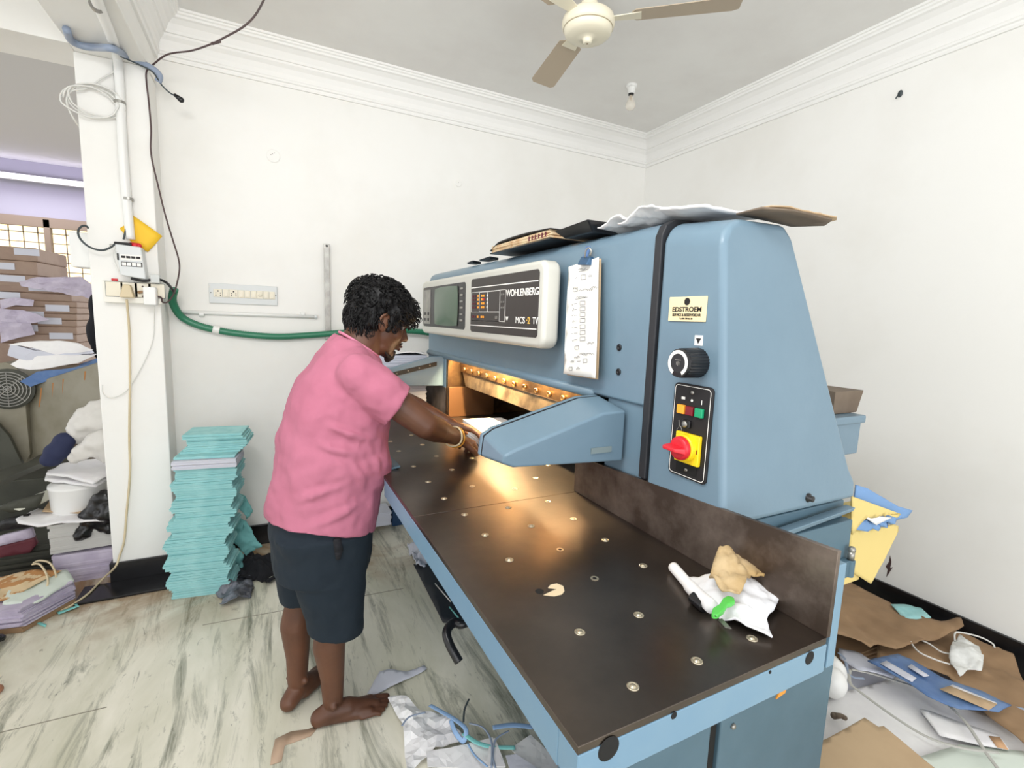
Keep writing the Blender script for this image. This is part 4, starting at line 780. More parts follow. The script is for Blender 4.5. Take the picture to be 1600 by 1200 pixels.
# ------------------------------------------------------------------ teal pile by the pillar
G = 'teal folded sheets in the floor pile by the pillar'; LB = 'teal folded sheet bundle in the leaning floor pile beside the pillar'
vars_ = []
for v in range(4):
    vars_.append(jag('teal_bundle', quad(0, 0, .262, .185), 0, .0118, 3, 'teal', .0028, 40+v))
def pile_x(t):  # drift of pile centre with height 0..1
    xs = [(-0.318, 0), (-.325, .1), (-.328, .2), (-.325, .35), (-.300, .5), (-.285, .65), (-.282, .8), (-.250, .92), (-.235, 1)]
    for (a, ta), (b, tb) in zip(xs, xs[1:]):
        if t <= tb: return a+(b-a)*(t-ta)/(tb-ta)
    return xs[-1][0]
rr = random.Random(11); N_ = 62
bases = [v.copy() for v in vars_]
for v in vars_: bpy.data.objects.remove(v)
z = 0.001
for i in range(N_):
    t = z/.76
    if i == 53:
        for q_ in range(2):
            o = jag('lilac_bundle', quad(pile_x(t)-.012, 2.765, .272, .18, -.14), z, z+.020, 3, 'paperg', .003, 60+q_); tag(o, 'pale lilac sheet bundle in the teal pile, %s of the two' % ('lower' if q_ == 0 else 'upper'), 'paper bundle'); z += .0215
    o = bases[rr.randrange(4)].copy(); COL.objects.link(o); hgt = rr.uniform(.9, 1.1)
    o.location = (pile_x(t)+rr.uniform(-.005, .005)+(.012*math.sin(i*.8)), 2.775+rr.uniform(-.004, .004)+(.05 if i > 53 else 0)+.02*t, z)
    o.rotation_euler = (0, 0, -.14+rr.uniform(-.03, .03)); o.scale = (1, 1, hgt); z += .0122*hgt
    ex = {0: 'teal folded sheet bundle at the very bottom of the leaning pile beside the pillar', 52: 'teal folded sheet bundle directly under the lilac bundles in the leaning pile', 53: 'teal folded sheet bundle resting directly on the lilac bundles in the leaning pile', N_-1: 'topmost teal folded sheet bundle of the leaning pile beside the pillar'}
    tag(o, ex.get(i, LB), 'paper bundle', G)
for b_ in bases: 
    if b_.name not in COL.objects: bpy.data.objects.remove(b_)
for i, (pp, zz) in enumerate((([(372, 770), (385, 775), (393, 800), (382, 810), (374, 795)], 2.95), ([(366, 805), (388, 815), (400, 850), (384, 868), (366, 845)], 2.93), ([(362, 850), (380, 862), (382, 888), (365, 900)], 2.88))):
    o = sheet('torn_teal_sheet', [oy(x, y, zz) for x, y in pp], 'teald', .006, .05, 12, i, .015, ndir=(.6, -.8, 0)); tag(o, 'torn teal scrap behind the teal pile, %s of three' % ('topmost', 'middle', 'lowest')[i], 'paper')
# black rags on the floor
for i, pp in enumerate(([(368, 905), (375, 870), (392, 868), (410, 880), (425, 875), (437, 885), (438, 902), (420, 913), (405, 905), (385, 908)],)):
    c_ = oz(405, 892, 0); tag(sheet('black_cloth', zs(pp, .012), 'cloth', .004, .05, 11, 5, .012, curl=bulge(c_, .03, .08)), 'black rag heaped on the floor right of the teal pile', 'cloth')
c_ = oz(370, 925, 0); tag(sheet('grey_bag', zs([(337, 928), (350, 920), (368, 912), (372, 900), (390, 900), (397, 915), (392, 932), (370, 942), (343, 948), (350, 937)], .01), mat('grey_poly', '#6f737d', .3, col2='#2a2a2e', scale=14), .003, .045, 13, 8, .012, curl=bulge(c_, .02, .07)), 'dark grey crumpled bag on the floor before the teal pile', 'bag')
# ------------------------------------------------------------------ the far-left heap, nearer part
def pilepx(name, x0, x1, Y, depth, ytop, ybot, n, mt, lb, cat='paper stack', jit=.004, seed=0, rz=0, group=None):
    a, b = oy(x0, ybot, Y), oy(x1, ybot, Y); zt_ = oy((x0+x1)/2, ytop, Y).z; zb_ = max(oy((x0+x1)/2, ybot, Y).z, .0)
    o = jag(name, quad((a.x+b.x)/2, Y+depth/2, abs(b.x-a.x), depth, rz), zb_, zt_, n, mt, jit, seed); tag(o, lb, cat, group); return zt_
pilepx('paper_stack', 86, 184, 3.08, .28, 862, 916, 9, 'paperl', 'lilac-edged paper stack on the floor against the pillar, lowest', seed=1)
m = MB(); a = oy(98, 860, 3.06); tag(jag('white_stack', [(a.x-.05, 3.07), (-.76, 3.09), (-.77, 3.38), (a.x-.03, 3.36)], oy(120, 860, 3.08).z, oy(120, 815, 3.08).z, 9, mat('grey_stack', '#b9b8b4', .8), .003, 12), 'grey-white stack in the heap, above the lilac-edged stack', 'paper stack')
zz0 = oy(120, 815, 3.08).z
tag(sheet('white_card', [oz(x, y, zz0+.006) for x, y in ((25, 812), (60, 795), (88, 800), (130, 806), (172, 800), (178, 812), (120, 818), (58, 822), (28, 818))], 'paper', .008, .012, 7, 3, .03), 'white sheets fanned out under the white drum', 'paper')
q = oy(122, 800, 3.2); zdt = oy(122, 757, 3.2).z
dr = thing('plastic_drum', 'white plastic drum carrying papers in the left heap', 'drum', (q.x, 3.25, zz0+.012))
m = MB(); m.lathe([(.112, zz0+.012), (.118, zz0+.02), (.122, zdt-.02), (.126, zdt-.012), (.124, zdt)], (q.x, 3.25, 0), n=36); m.build('drum_body', 'plastic', dr, smooth=True, bevel=0)
for i, (pts, zt_, lb) in enumerate((
    ([(70, 752), (75, 738), (150, 722), (176, 720), (178, 745), (150, 762), (105, 755)], zdt+.012, 'white printed sheets on the drum, under the top sheet'),
    ([(72, 742), (100, 728), (172, 718), (176, 740), (145, 758), (118, 750)], zdt+.045, 'white printed top sheet on the plastic drum'))):
    tag(sheet('printed_sheet', [oz(x, y, zt_) for x, y in pts], 'paper', .012, .014, 6, 4+i, .03), lb, 'paper')
tag(sheet('kraft_card', [oz(x, y, zz0+.03) for x, y in ((66, 800), (86, 770), (92, 770), (150, 795), (128, 803))], 'card', .003, .0, 6, 1, .05), 'tan card lying under the white drum', 'card')
tag(sheet('ivory_card', [oz(x, y, zz0+.05) for x, y in ((10, 796), (36, 782), (88, 762), (90, 775), (60, 790), (30, 798))], mat('ivory_card', '#d9d9c9', .8), .006, .01, 6, 1, .03), 'pale ivory sheets sticking left from beneath the drum', 'paper')
# black bag
a = oy(150, 805, 3.02)
mbb = MB(); rr = random.Random(5)
for px_, py_, r_ in ((165, 780, .05), (158, 795, .06), (145, 810, .055), (132, 825, .04), (128, 836, .03), (165, 815, .05), (172, 800, .05), (172, 830, .025), (152, 785, .045)):
    q = oy(px_, py_, 3.06+rr.uniform(-.02, .03)); mbb.ell(q, (r_, r_*.7, r_*1.0))
o = blob(mbb, 'black_bag', 'blackbag', None, .012, 2); dsp = bpy.data.textures.new('bag', 'CLOUDS'); dsp.noise_scale = .05
dm = o.modifiers.new('d', 'DISPLACE'); dm.texture = dsp; dm.strength = .05; tag(o, 'crumpled black plastic bag hanging against the pillar in the heap', 'bag')
# front-left flat pile
zt1 = oy(60, 905, 2.85).z
P4 = [oz(-40, 960, .0), oz(62, 948, 0), oz(90, 895, 0), oz(-20, 893, 0)]
qd = [(-1.30, 2.72), (-.985, 2.66), (-.86, 2.84), (-.92, 3.0), (-1.30, 3.04)]
tag(jag('paper_stack', qd, .002, .03, 3, 'kraft', .004, 2), 'brown kraft-wrapped layer at the bottom of the near left pile', 'paper stack')
tag(jag('paper_stack', qd, .031, .115, 12, 'paperl', .007, 22), 'lilac-white sheet pile at the left edge on the brown layer', 'paper stack')
tag(sheet('green_sheet', [(-1.06, 2.72, .120), (-.94, 2.70, .118), (-.86, 2.86, .118), (-.92, 2.98, .120), (-1.1, 2.95, .12)], 'greygr', .008, .012, 8, 3, .03), 'pale green sheet on the near left pile\'s corner', 'paper')
tag(sheet('orange_board', [(-1.28, 2.72, .125), (-1.06, 2.74, .127), (-.93, 2.95, .128), (-1.05, 3.02, .125), (-1.28, 2.98, .125)], mat('orange_board', '#b98652', .8, col2='#d9c19a', scale=12, lo=.5, hi=.52), .004, .012, 9, 5, .03), 'worn orange-brown board on top of the near left pile', 'board')
tag(sheet('blue_slip', [(-1.28, 2.74, .145), (-1.12, 2.76, .145), (-1.10, 2.82, .145), (-1.28, 2.83, .145)], mat('pale_blue_paper', '#c6d6ea', .8), .002, .004, 9, 6, .03), 'pale blue paper slip at the left edge on the orange-brown board', 'paper')
tag(cable('cream_cable', [oz(52, 880, .14), oz(62, 876, .15), oz(78, 880, .15), oz(87, 897, .13), oz(86, 920, .09), oz(70, 940, .05), oz(45, 953, .03), oz(0, 962, .02), oz(-30, 964, .02)], .0045, 'wirec'), 'cream cable looping over the near left pile, outer loop', 'cable')
tag(cable('cream_cable', [oz(50, 882, .15), oz(62, 882, .15), oz(73, 898, .14), oz(74, 915, .12), oz(62, 935, .07), oz(35, 949, .05), oz(-20, 956, .04)], .0045, 'wirec'), 'cream cable looping over the near left pile, inner loop', 'cable')
ck = []
for i in range(70): a = i*.42; r_ = .105+.02*math.sin(i*.9); ck.append((-1.17+r_*1.2*math.cos(a), 2.60+r_*.42*math.sin(a), .012+.0012*i*.35+.01*abs(math.sin(i*1.7))))
m = MB(); m.tube(smoothpath(ck, 3), .007, 7); tag(m.build('cable_coil', 'blackpl', smooth=True), 'coil of black cable on the floor at the left edge', 'cable coil')
for i, pp in enumerate(([(44, 972), (56, 965), (82, 958), (84, 961), (60, 969), (50, 974)], [(50, 967), (73, 976), (71, 980), (48, 971)], [(88, 957), (118, 947), (110, 938), (114, 936), (124, 948), (92, 960)])):
    tag(sheet('teal_strap', zs(pp, .003+.003*i), 'tealstrap', .0015, .002, 20, i, .03), 'teal plastic strap piece by the floor cable, %s of three' % ('leftmost', 'middle short', 'right bent')[i], 'strap')
# heap further back: old machine, sacks, sheets
om = thing('old_machine', 'old grey-green folding machine with a round fan grille', 'machine', (-1.35, 3.9, 0))
Yp = 3.62
P = lambda x, y, Y_=Yp: oy(x, y, Y_)
vs = [P(46, 600, 3.75), P(160, 566, 3.45), P(166, 640, 3.45), P(88, 700, 3.6), P(45, 718, 3.75)]
m = MB(); m.prism(vs, (-.05, .5, 0)); sp_ = m.build('side_panel', 'oldm', om, bevel=.004)
m = MB(); m.prism([P(-40, 575, 3.7), P(8, 566, 3.7), P(25, 570, 3.7), P(38, 612, 3.7), P(47, 710, 3.7), P(38, 726, 3.7), P(-40, 690, 3.7)], (0, .3, 0)); m.build('end_housing', 'oldm', om, bevel=.004)
q = P(13, 608, 3.69); m = MB(); m.lathe([(.115, 0), (.115, .012), (.10, .016)], (q.x, 3.70, q.z), (-.0, -1, 0), 28); fg = m.build('fan_grille', 'oldd', om)
m = MB()
for i in range(6):
    r_ = .018+i*.016; m.tube([(q.x+r_*math.cos(a*math.pi/12), 3.680, q.z+r_*math.sin(a*math.pi/12)) for a in range(25)], .0028, 5, caps=False)
for i in range(8): a = i*math.pi/4; m.tube([(q.x, 3.680, q.z), (q.x+.1*math.cos(a), 3.680, q.z+.1*math.sin(a))], .0028, 5)
m.build('grille_rings', 'silver', fg)
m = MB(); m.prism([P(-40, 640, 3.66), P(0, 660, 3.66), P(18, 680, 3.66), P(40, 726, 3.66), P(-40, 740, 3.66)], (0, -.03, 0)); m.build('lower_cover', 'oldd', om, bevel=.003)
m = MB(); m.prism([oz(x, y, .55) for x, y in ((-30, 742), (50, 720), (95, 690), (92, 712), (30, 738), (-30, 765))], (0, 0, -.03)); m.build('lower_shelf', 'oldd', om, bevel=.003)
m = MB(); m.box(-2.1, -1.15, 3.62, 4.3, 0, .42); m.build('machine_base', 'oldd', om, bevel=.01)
m = MB()
for i, (x, y, l) in enumerate(((66, 606, 30), (84, 598, 22), (100, 592, 26), (134, 580, 14))):
    t = (x-46)/114; Yq = 3.75-.30*t-.003; a, b = oy(x, y, Yq), oy(x-5 if i == 0 else x-2, y+l, Yq); m = MB(); m.prism([a+Vector((-.006, 0, 0)), a+Vector((.006, 0, 0)), b+Vector((.002, 0, 0)), b+Vector((-.002, 0, 0))], (0, -.0015, 0)); m.build('rust_streak', 'rust', om)
zm = oy(100, 585, 3.6).z
layers = [((20, 600, 3.6), (158, 570), 'bluepl', 'blue sheets sticking out lowest on the old machine', [(34, 596), (60, 582), (120, 572), (160, 560), (160, 570), (95, 590), (50, 604)]),
          (0, 0, 'paper', 'white sheet pile above the blue sheets on the old machine', [(20, 570), (40, 556), (110, 552), (150, 553), (125, 566), (70, 574), (30, 574)]),
          (0, 0, 'paperg', 'grey sheets on the old machine, second from the top', [(15, 556), (20, 540), (90, 553), (140, 547), (145, 553), (90, 560), (30, 560)]),
          (0, 0, 'paper', 'top white sheet folded over the old machine\'s pile', [(15, 540), (60, 534), (120, 537), (144, 548), (90, 555), (55, 545)])]
for i, (_, _, mt, lb, pp) in enumerate(layers):
    hz_ = zm+.02+i*.035; o = sheet('paper_sheaf', [oy(x, y, 3.7) for x, y in pp], mt, .02, .02, 8, i, .06, ndir=(0, .5, .8), smooth=False); tag(o, lb, 'paper')
    o.modifiers['thick'].thickness = .05; o.modifiers['thick'].offset = 0
for i, pp in enumerate(([(160, 645, .075), (142, 660, .085), (124, 676, .055), (165, 670, .09), (110, 684, .025), (172, 650, .07)], [(150, 697, .06), (166, 692, .08), (130, 706, .045), (114, 714, .03), (172, 712, .05)])):
    mbb = MB()
    for x, y, r_ in pp: mbb.ell(oy(x, y, 3.33-.1*i), (r_*1.1, r_*.8, r_))
    o = blob(mbb, 'plastic_sack', 'sack', None, .014, 3); dm = o.modifiers.new('d', 'DISPLACE'); dm.texture = dsp; dm.strength = .035
    tag(o, ('upper white plastic sack bulging beside the pillar', 'lower crumpled white plastic sack above the drum papers')[i], 'sack')
mbb = MB(); q = oy(90, 705, 3.3); mbb.ell(q, (.06, .05, .05)); mbb.ell(oy(100, 690, 3.3), (.05, .04, .05)); mbb.ell(oy(80, 718, 3.3), (.05, .04, .04)); tag(blob(mbb, 'blue_cloth', mat('dark_blue_cloth', '#232a4a', .8), None, .012, 2), 'dark blue cloth left of the white sacks', 'cloth')
for i, (pp, mt, lb) in enumerate((
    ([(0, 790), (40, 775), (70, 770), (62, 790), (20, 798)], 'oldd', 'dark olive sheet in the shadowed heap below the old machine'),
    ([(0, 850), (55, 838), (60, 850), (50, 862), (0, 868)], 'darkred', 'dark red printed sheet in the left heap'),
    ([(0, 835), (52, 822), (56, 836), (0, 848)], 'paperl', 'lilac sheet folded above the dark red sheet'),
    ([(0, 812), (48, 800), (52, 818), (0, 828)], 'blackpl', 'black sleeve in the left heap under the ivory sheets'),
    ([(92, 866), (110, 858), (178, 852), (176, 858), (100, 872)], 'paperl', 'lilac sheet poking out above the lilac-edged stack'))):
    tag(sheet('heap_sheet', [oy(x, y, 3.25-.05*(i == 4)) for x, y in pp], mt, .03, .015, 7, i, .04, ndir=(0, .6, .8)), lb, 'sheet')
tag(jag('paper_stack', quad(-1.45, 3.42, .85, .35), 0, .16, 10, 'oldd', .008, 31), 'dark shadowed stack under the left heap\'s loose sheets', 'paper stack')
m = MB()
# brown wrapped reams, stacked at the far left
Yk = 4.6; prev = 0
xL = -2.3
ys_ = [388, 409, 431, 449, 460, 472, 481, 491, 501, 511, 523, 536, 570]
ordn = 'topmost second third fourth fifth sixth seventh eighth ninth tenth eleventh lowest'.split()
packs = [((58 if k < 3 else 112 if k < 5 else 120), ys_[k], ys_[k+1], 0, ordn[k]+(' of the stack by the window' if k in (0, 11) else ' from the top by the window')) for k in range(12)]
zprev = None
for i, (xc_, ya, yb, _, lb) in enumerate(packs):
    c_ = oy(xc_, (ya+yb)/2, Yk); zt_, zb_ = oy(xc_, ya, Yk).z, oy(xc_, yb, Yk).z
    dx = (oy(104 if i < 3 else 148, 400, Yk+.5).x-c_.x)
    rm_ = thing('wrapped_ream', 'brown paper-wrapped pack at far left, '+lb, 'package', (c_.x-.3, Yk+.25, zb_), 'brown wrapped reams by the far window')
    m = MB(); m.add([(xL, Yk, zb_), (c_.x, Yk, zb_), (c_.x+max(dx, .02), Yk+.5, zb_), (xL, Yk+.5, zb_), (xL, Yk, zt_), (c_.x, Yk, zt_), (c_.x+max(dx, .02), Yk+.5, zt_), (xL, Yk+.5, zt_)], [(0, 3, 2, 1), (4, 5, 6, 7), (0, 1, 5, 4), (1, 2, 6, 5), (2, 3, 7, 6), (3, 0, 4, 7)]); m.build('wrapping', 'wrap', rm_, bevel=.008, seg=2)
    lx = (42, 3, 20, 64, 12, 30, 90, 50, 78, 40, 96, 60)[i]; la_ = oy(lx, (ya+yb)/2-4, Yk); m = MB(); m.box(la_.x-.065, la_.x+.065, Yk-.004, Yk+.001, la_.z-.02, la_.z+.025); m.build('label', 'paperg', rm_)
zb_ = oy(120, 570, Yk).z; m = MB(); m.box(xL, -1.2, Yk, Yk+.6, 0, zb_-.001); tag(m.build('pallet_box', 'cardd', bevel=.01), 'large brown carton under the wrapped reams', 'carton')
for i, (pp, lb) in enumerate((([(30, 440), (60, 434), (128, 433), (150, 450), (148, 470), (128, 462), (100, 450), (60, 452), (32, 446)], 'lilac sheet draped over the third wrapped ream'),
                              ([(0, 468), (22, 464), (55, 470), (52, 478), (25, 476), (0, 482)], 'lilac sheet hanging over the fourth wrapped ream'),
                              ([(0, 482), (35, 484), (60, 492), (78, 500), (55, 506), (20, 504), (0, 520)], 'large crumpled lilac sheet on the fifth wrapped ream'),
                              ([(0, 505), (50, 506), (55, 522), (30, 528), (0, 535)], 'lower lilac sheet at the left edge of the ream stack'))):
    tag(sheet('lilac_sheet', [oy(x, y, Yk-.06) for x, y in pp], 'paperl', .006, .03, 9, i, .05, ndir=(0, -1, .3), smooth=False), lb, 'paper')
mbb = MB()
for x, y, r_ in ((150, 480, .06), (152, 500, .06), (149, 520, .07), (154, 540, .06), (142, 516, .04)): mbb.ell(oy(x, y, 3.9), (r_*.6, r_, r_*1.5))
tag(blob(mbb, 'black_jacket', 'cloth', None, .014, 2), 'black jacket hanging behind the pillar beside the reams', 'jacket')
m = MB(); m.tube([(-2.6, 6.9, 2.70), (-1.4, 6.9, 2.70)], .018, 12); tl = thing('tube_light', 'lit white tube light over the far window', 'tube light', (-2, 6.95, 2.6)); m.build('tube', 'tube', tl, smooth=True)
m = MB(); m.box(-2.65, -1.35, 6.93, 6.99, 2.67, 2.73); m.build('fitting', 'plastic', tl, bevel=.004)

# ------------------------------------------------------------------ floor under and in front of the table
tag(sheet('black_mat', zs([(646, 882), (676, 882), (740, 960), (740, 975), (692, 973)], .004), mat('dark_mat', '#22252c', .5), .003, .001, 5, 1, .08), 'black rubber mat on the floor under the table', 'mat')
tag(cable('white_stick', [oz(680, 912, .012), oz(704, 940, .012)], .003, 'wirew', k=2), 'thin white stick lying on the black mat', 'stick')
tag(cable('teal_strap', [oz(702, 948, .012), oz(716, 965, .012)], .004, 'tealstrap', k=2, flat=.4), 'short teal strap end on the black mat', 'strap')
tag(sheet('crumpled_paper', zs([(636, 853), (655, 855), (668, 872), (668, 883), (650, 882)], .02), 'paperg', .004, .06, 14, 2, .015), 'crumpled white scraps on the floor behind the black mat', 'paper')
tag(sheet('torn_paper', zs([(574, 1083), (593, 1050), (608, 1048), (634, 1052), (663, 1040), (667, 1046), (630, 1066), (588, 1085)], .006), 'paperg', .002, .010, 8, 2, .03), 'torn white paper lying in front of the bare feet', 'paper')
tp = [
 ([(606, 1097), (616, 1090), (634, 1094), (655, 1112), (690, 1112), (728, 1160), (680, 1172), (636, 1210), (630, 1140)], .02, 'paper', .035, 'large crumpled white paper touching the toes'),
 ([(668, 1200), (666, 1176), (703, 1172), (770, 1152), (790, 1200)], .03, 'paper', .008, 'white sheet with dark edge at the bottom, left of the straps'),
 ([(765, 1162), (773, 1155), (790, 1200), (760, 1200)], .045, 'paper', .006, 'narrow white sheet crossed by the straps at the bottom'),
 ([(798, 1172), (829, 1150), (862, 1180), (880, 1215), (830, 1212)], .035, 'paper', .006, 'white sheet at the bottom next to the blue table edge'),
 ([(790, 1182), (806, 1180), (860, 1215), (800, 1215)], .05, 'paperg', .004, 'white card with grey stripe at the bottom edge'),
]
for i, (pp, z_, mt, am, lb) in enumerate(tp): tag(sheet('waste_paper', zs(pp, z_), mt, .003, am, 9, i, .03, smooth=False), lb, 'paper')
tag(cable('blue_strap', [oz(672, 1102, .04), oz(690, 1112, .05), oz(712, 1125, .06), (oz(728, 1140, .06)), oz(724, 1158, .04), oz(712, 1145, .05), oz(704, 1125, .05)], .008, 'bluestrap', n=8, flat=.25), 'pale blue strap curling over the large crumpled paper', 'strap')
tag(cable('blue_strap', [oz(770, 1137, .06), oz(800, 1133, .06), oz(833, 1136, .06)], .010, 'bluestrap', n=8, flat=.25), 'short blue strap pointing under the table beam', 'strap')
tag(cable('teal_strap', [oz(724, 1146, .05), oz(745, 1160, .05), oz(770, 1167, .05), oz(805, 1168, .05)], .008, 'tealstrap', n=8, flat=.25), 'teal strap running right from the blue curl', 'strap')
for i, pp in enumerate(([(628, 1134), (640, 1120), (665, 1113)], [(733, 1130), (755, 1137), (768, 1160), (768, 1200)], [(795, 1142), (775, 1155), (770, 1180), (774, 1200)], [(731, 1162), (742, 1180), (762, 1198)], [(733, 1092), (726, 1108), (724, 1128)])):
    tag(cable('strap_loop', [oz(x, y, .065) for x, y in pp], .0035, ('greyhose', 'greyhose', 'greyhose', 'bluestrap', 'wireb')[i], n=6, flat=.4), 'thin grey strap among the waste, ' + ('on the crumpled paper', 'right of the blue curl', 'crossing to the table', 'nearest the bottom edge', 'short green-grey one on the marble')[i], 'strap')
pt = [(424, 1180), (430, 1155), (455, 1143), (480, 1140), (500, 1133), (486, 1150), (460, 1160), (445, 1165), (440, 1190), (422, 1196)]
o = sheet('glue_stain', zs(pt, .0012), 'putty', .001, 0, 1, 1, .1); o['kind'] = 'structure'; o.name = 'floor_stain'
# papers against the back wall seen between man and table
pilepx('paper_stack', 560, 611, 2.98, .16, 803, 824, 6, 'paperg', 'low white paper stack on the floor by the back wall', seed=6)
m = MB(); a = oz(618, 822, 0); m.box(a.x-.02, a.x+.08, a.y, a.y+.12, .0, .10); tag(m.build('blue_box', mat('deep_blue_box', '#22466e', .5), bevel=.004), 'small dark blue box on the floor under the table end', 'box')

# ------------------------------------------------------------------ waste on the right-hand floor
rp = [
 ('kraft_sheet', [(1250, 900), (1322, 905), (1365, 925), (1400, 945), (1440, 965), (1470, 975), (1500, 972), (1505, 985), (1450, 1000), (1400, 1010), (1372, 1002), (1360, 1012), (1345, 1006), (1320, 1000), (1250, 990)], .17, 'kraft', .035, 'crumpled brown kraft sheet behind the cutter near the black skirting'),
 ('kraft_sheet', [(1370, 1004), (1400, 1000), (1500, 978), (1560, 1010), (1582, 1025), (1620, 1100), (1620, 1180), (1540, 1120), (1480, 1060), (1400, 1035), (1370, 1030)], .12, 'kraft', .03, 'brown kraft sheet lying under the face mask'),
 ('teal_scrap', [(1392, 943), (1420, 945), (1440, 950), (1455, 966), (1415, 964)], .18, 'teal', .02, 'teal scrap on the kraft sheet by the skirting'),
 ('blue_pack', [(1355, 1036), (1403, 1022), (1425, 1032), (1470, 1060), (1520, 1080), (1580, 1104), (1560, 1116), (1500, 1108), (1450, 1090), (1420, 1070)], .165, 'bluepl', .012, 'blue printed plastic wrapper on the kraft sheet'),
 ('white_board', [(1240, 1100), (1300, 1088), (1410, 1058), (1455, 1085), (1530, 1115), (1660, 1150), (1660, 1260), (1240, 1260)], .08, 'paper', .004, 'large white board sheet on the floor at lower right'),
 ('pale_board', [(1435, 1185), (1500, 1165), (1640, 1180), (1640, 1260), (1450, 1260)], .095, 'greygr', .003, 'pale green board over the white board at the bottom edge'),
 ('white_card', [(1437, 1109), (1452, 1112), (1500, 1130), (1560, 1150), (1576, 1173), (1530, 1165), (1468, 1150)], .105, 'paper', .002, 'thin white card with dark edge on the large white board'),
 ('tan_board', [(1215, 1190), (1290, 1160), (1350, 1126), (1372, 1141), (1380, 1140), (1470, 1215), (1470, 1290), (1215, 1290)], .16, 'card', .003, 'stiff tan cardboard nearest the camera at lower right'),
 ('grey_paper', [(1310, 1010), (1345, 1020), (1362, 1035), (1400, 1055), (1395, 1062), (1340, 1050), (1312, 1030)], .13, 'paperg', .02, 'grey-white sheet between kraft sheet and blue wrapper'),
]
for i, (nm, pp, z_, mt, am, lb) in enumerate(rp):
    o = sheet(nm, zs(pp, z_), mt, .004, am, 5 if am > .01 else 3, i+3, .035, curl=(lambda p: -max(0, p.x-2.70)*1.2) if am > .02 else None); tag(o, lb, 'paper' if 'sheet' in nm or 'paper' in nm or 'scrap' in nm else ('wrapper' if nm == 'blue_pack' else 'board'))
    if nm == 'tan_board': o.modifiers['thick'].thickness = .012
    if nm == 'white_card': o.modifiers['thick'].thickness = .004
    if nm == 'blue_pack':
        for q_, (mt2, p2) in enumerate((('paperg', [(1375, 1037), (1385, 1033), (1432, 1060), (1425, 1066)]), ('paperg', [(1418, 1042), (1424, 1038), (1452, 1056), (1444, 1058)]), ('card', [(1468, 1077), (1484, 1072), (1558, 1101), (1545, 1110)]), ('paper', [(1484, 1072), (1488, 1070), (1558, 1099), (1554, 1104)]))):
            sheet('printed_panel', zs(p2, z_+.014), mt2, .0015, .002, 5, q_, .05, o)
tag(jag('waste_stack', quad(2.05, .80, .9, .45, -.2), 0, .074, 8, 'paperg', .012, 77), 'flattened waste board layer under the large white board', 'board stack')
tag(jag('waste_stack', [tuple(oz(x, y, .145))[:2] for x, y in ((1225, 1260), (1240, 1192), (1345, 1142), (1378, 1156), (1440, 1210), (1440, 1260))], .0, .145, 8, 'card', .003, 78), 'tan board pile under the nearest cardboard', 'board stack')
tag(jag('waste_stack', quad(2.28, 1.12, .7, .34, -.1), .075, .11, 5, 'kraft', .012, 79), 'kraft offcut layer beneath the crumpled kraft sheet', 'board stack')
# face mask
fm = thing('face_mask', 'dusty white cup face mask with loops on the kraft sheet', 'face mask', oz(1508, 1030, .14))
mp_ = [(1482, 1030), (1487, 1010), (1490, 1003), (1495, 1000), (1500, 990), (1512, 1000), (1530, 1010), (1535, 1030), (1533, 1052), (1515, 1048), (1500, 1055), (1488, 1045)]
c_ = oz(1508, 1028, .15); sheet('cup', zs(mp_, .15), 'mask', .003, .015, 20, 3, .01, fm, curl=bulge(c_, .045, .06))
cable('ear_loop', [oz(1484, 1038, .155), oz(1460, 1030, .16), oz(1435, 1018, .165), (oz(1423, 1002, .165)), oz(1427, 996, .165), oz(1450, 1005, .165), oz(1470, 1018, .16), oz(1486, 1022, .16)], .0032, 'wirew', fm)
cable('ear_loop', [oz(1492, 1002, .16), oz(1492, 990, .175), oz(1500, 988, .18), oz(1530, 995, .17), oz(1550, 1005, .16), oz(1554, 1012, .15)], .0032, 'wirew', fm)
q = oz(1313, 1125, .1); m = MB(); m.caps([(q+Vector((-.014, .014, .010)), .011), (q+Vector((.0, .0, .016)), .008), (q+Vector((.014, -.006, .008)), .008)]); tag(m.build('brown_scrap', 'cardd', smooth=True), 'small brown scrap on the white board by the cutter base', 'scrap')
tag(sheet('orange_slip', zs([(1545, 1150), (1562, 1152), (1576, 1172), (1558, 1168)], .112), mat('orange_slip', '#c99f78', .8), .001, 0, 1, 1, .1), 'orange-brown paper square on the thin white card', 'paper')
mbb = MB(); 
for x, y, r_ in ((1300, 1050, .05), (1300, 1066, .05), (1294, 1040, .045)): mbb.ell(oz(x, y, .15), (r_, r_, r_*1.1))
tag(blob(mbb, 'white_sack', 'plastic', None, .01, 4), 'rounded white bag poking out behind the cutter base', 'bag')
for i, pp in enumerate(([(1328, 1046), (1328, 1066), (1345, 1082), (1400, 1122), (1450, 1152), (1500, 1168), (1560, 1176)], [(1330, 1046), (1360, 1052), (1400, 1064), (1450, 1080), (1480, 1100), (1510, 1130), (1540, 1175), (1570, 1215)], [(1310, 1020), (1320, 1030), (1328, 1055), (1350, 1060)], [(1552, 1096), (1580, 1104), (1600, 1108)])):
    tag(cable('grey_strap', [oz(x, y, .135) for x, y in pp], .006, 'strapg' if i < 2 else 'greyhose', n=8, flat=.4), 'grey packing strap on the right floor, ' + ('lower long one across the white board', 'longer one bending to the bottom edge', 'short dark loop by the cutter base', 'short end by the blue wrapper')[i], 'strap')
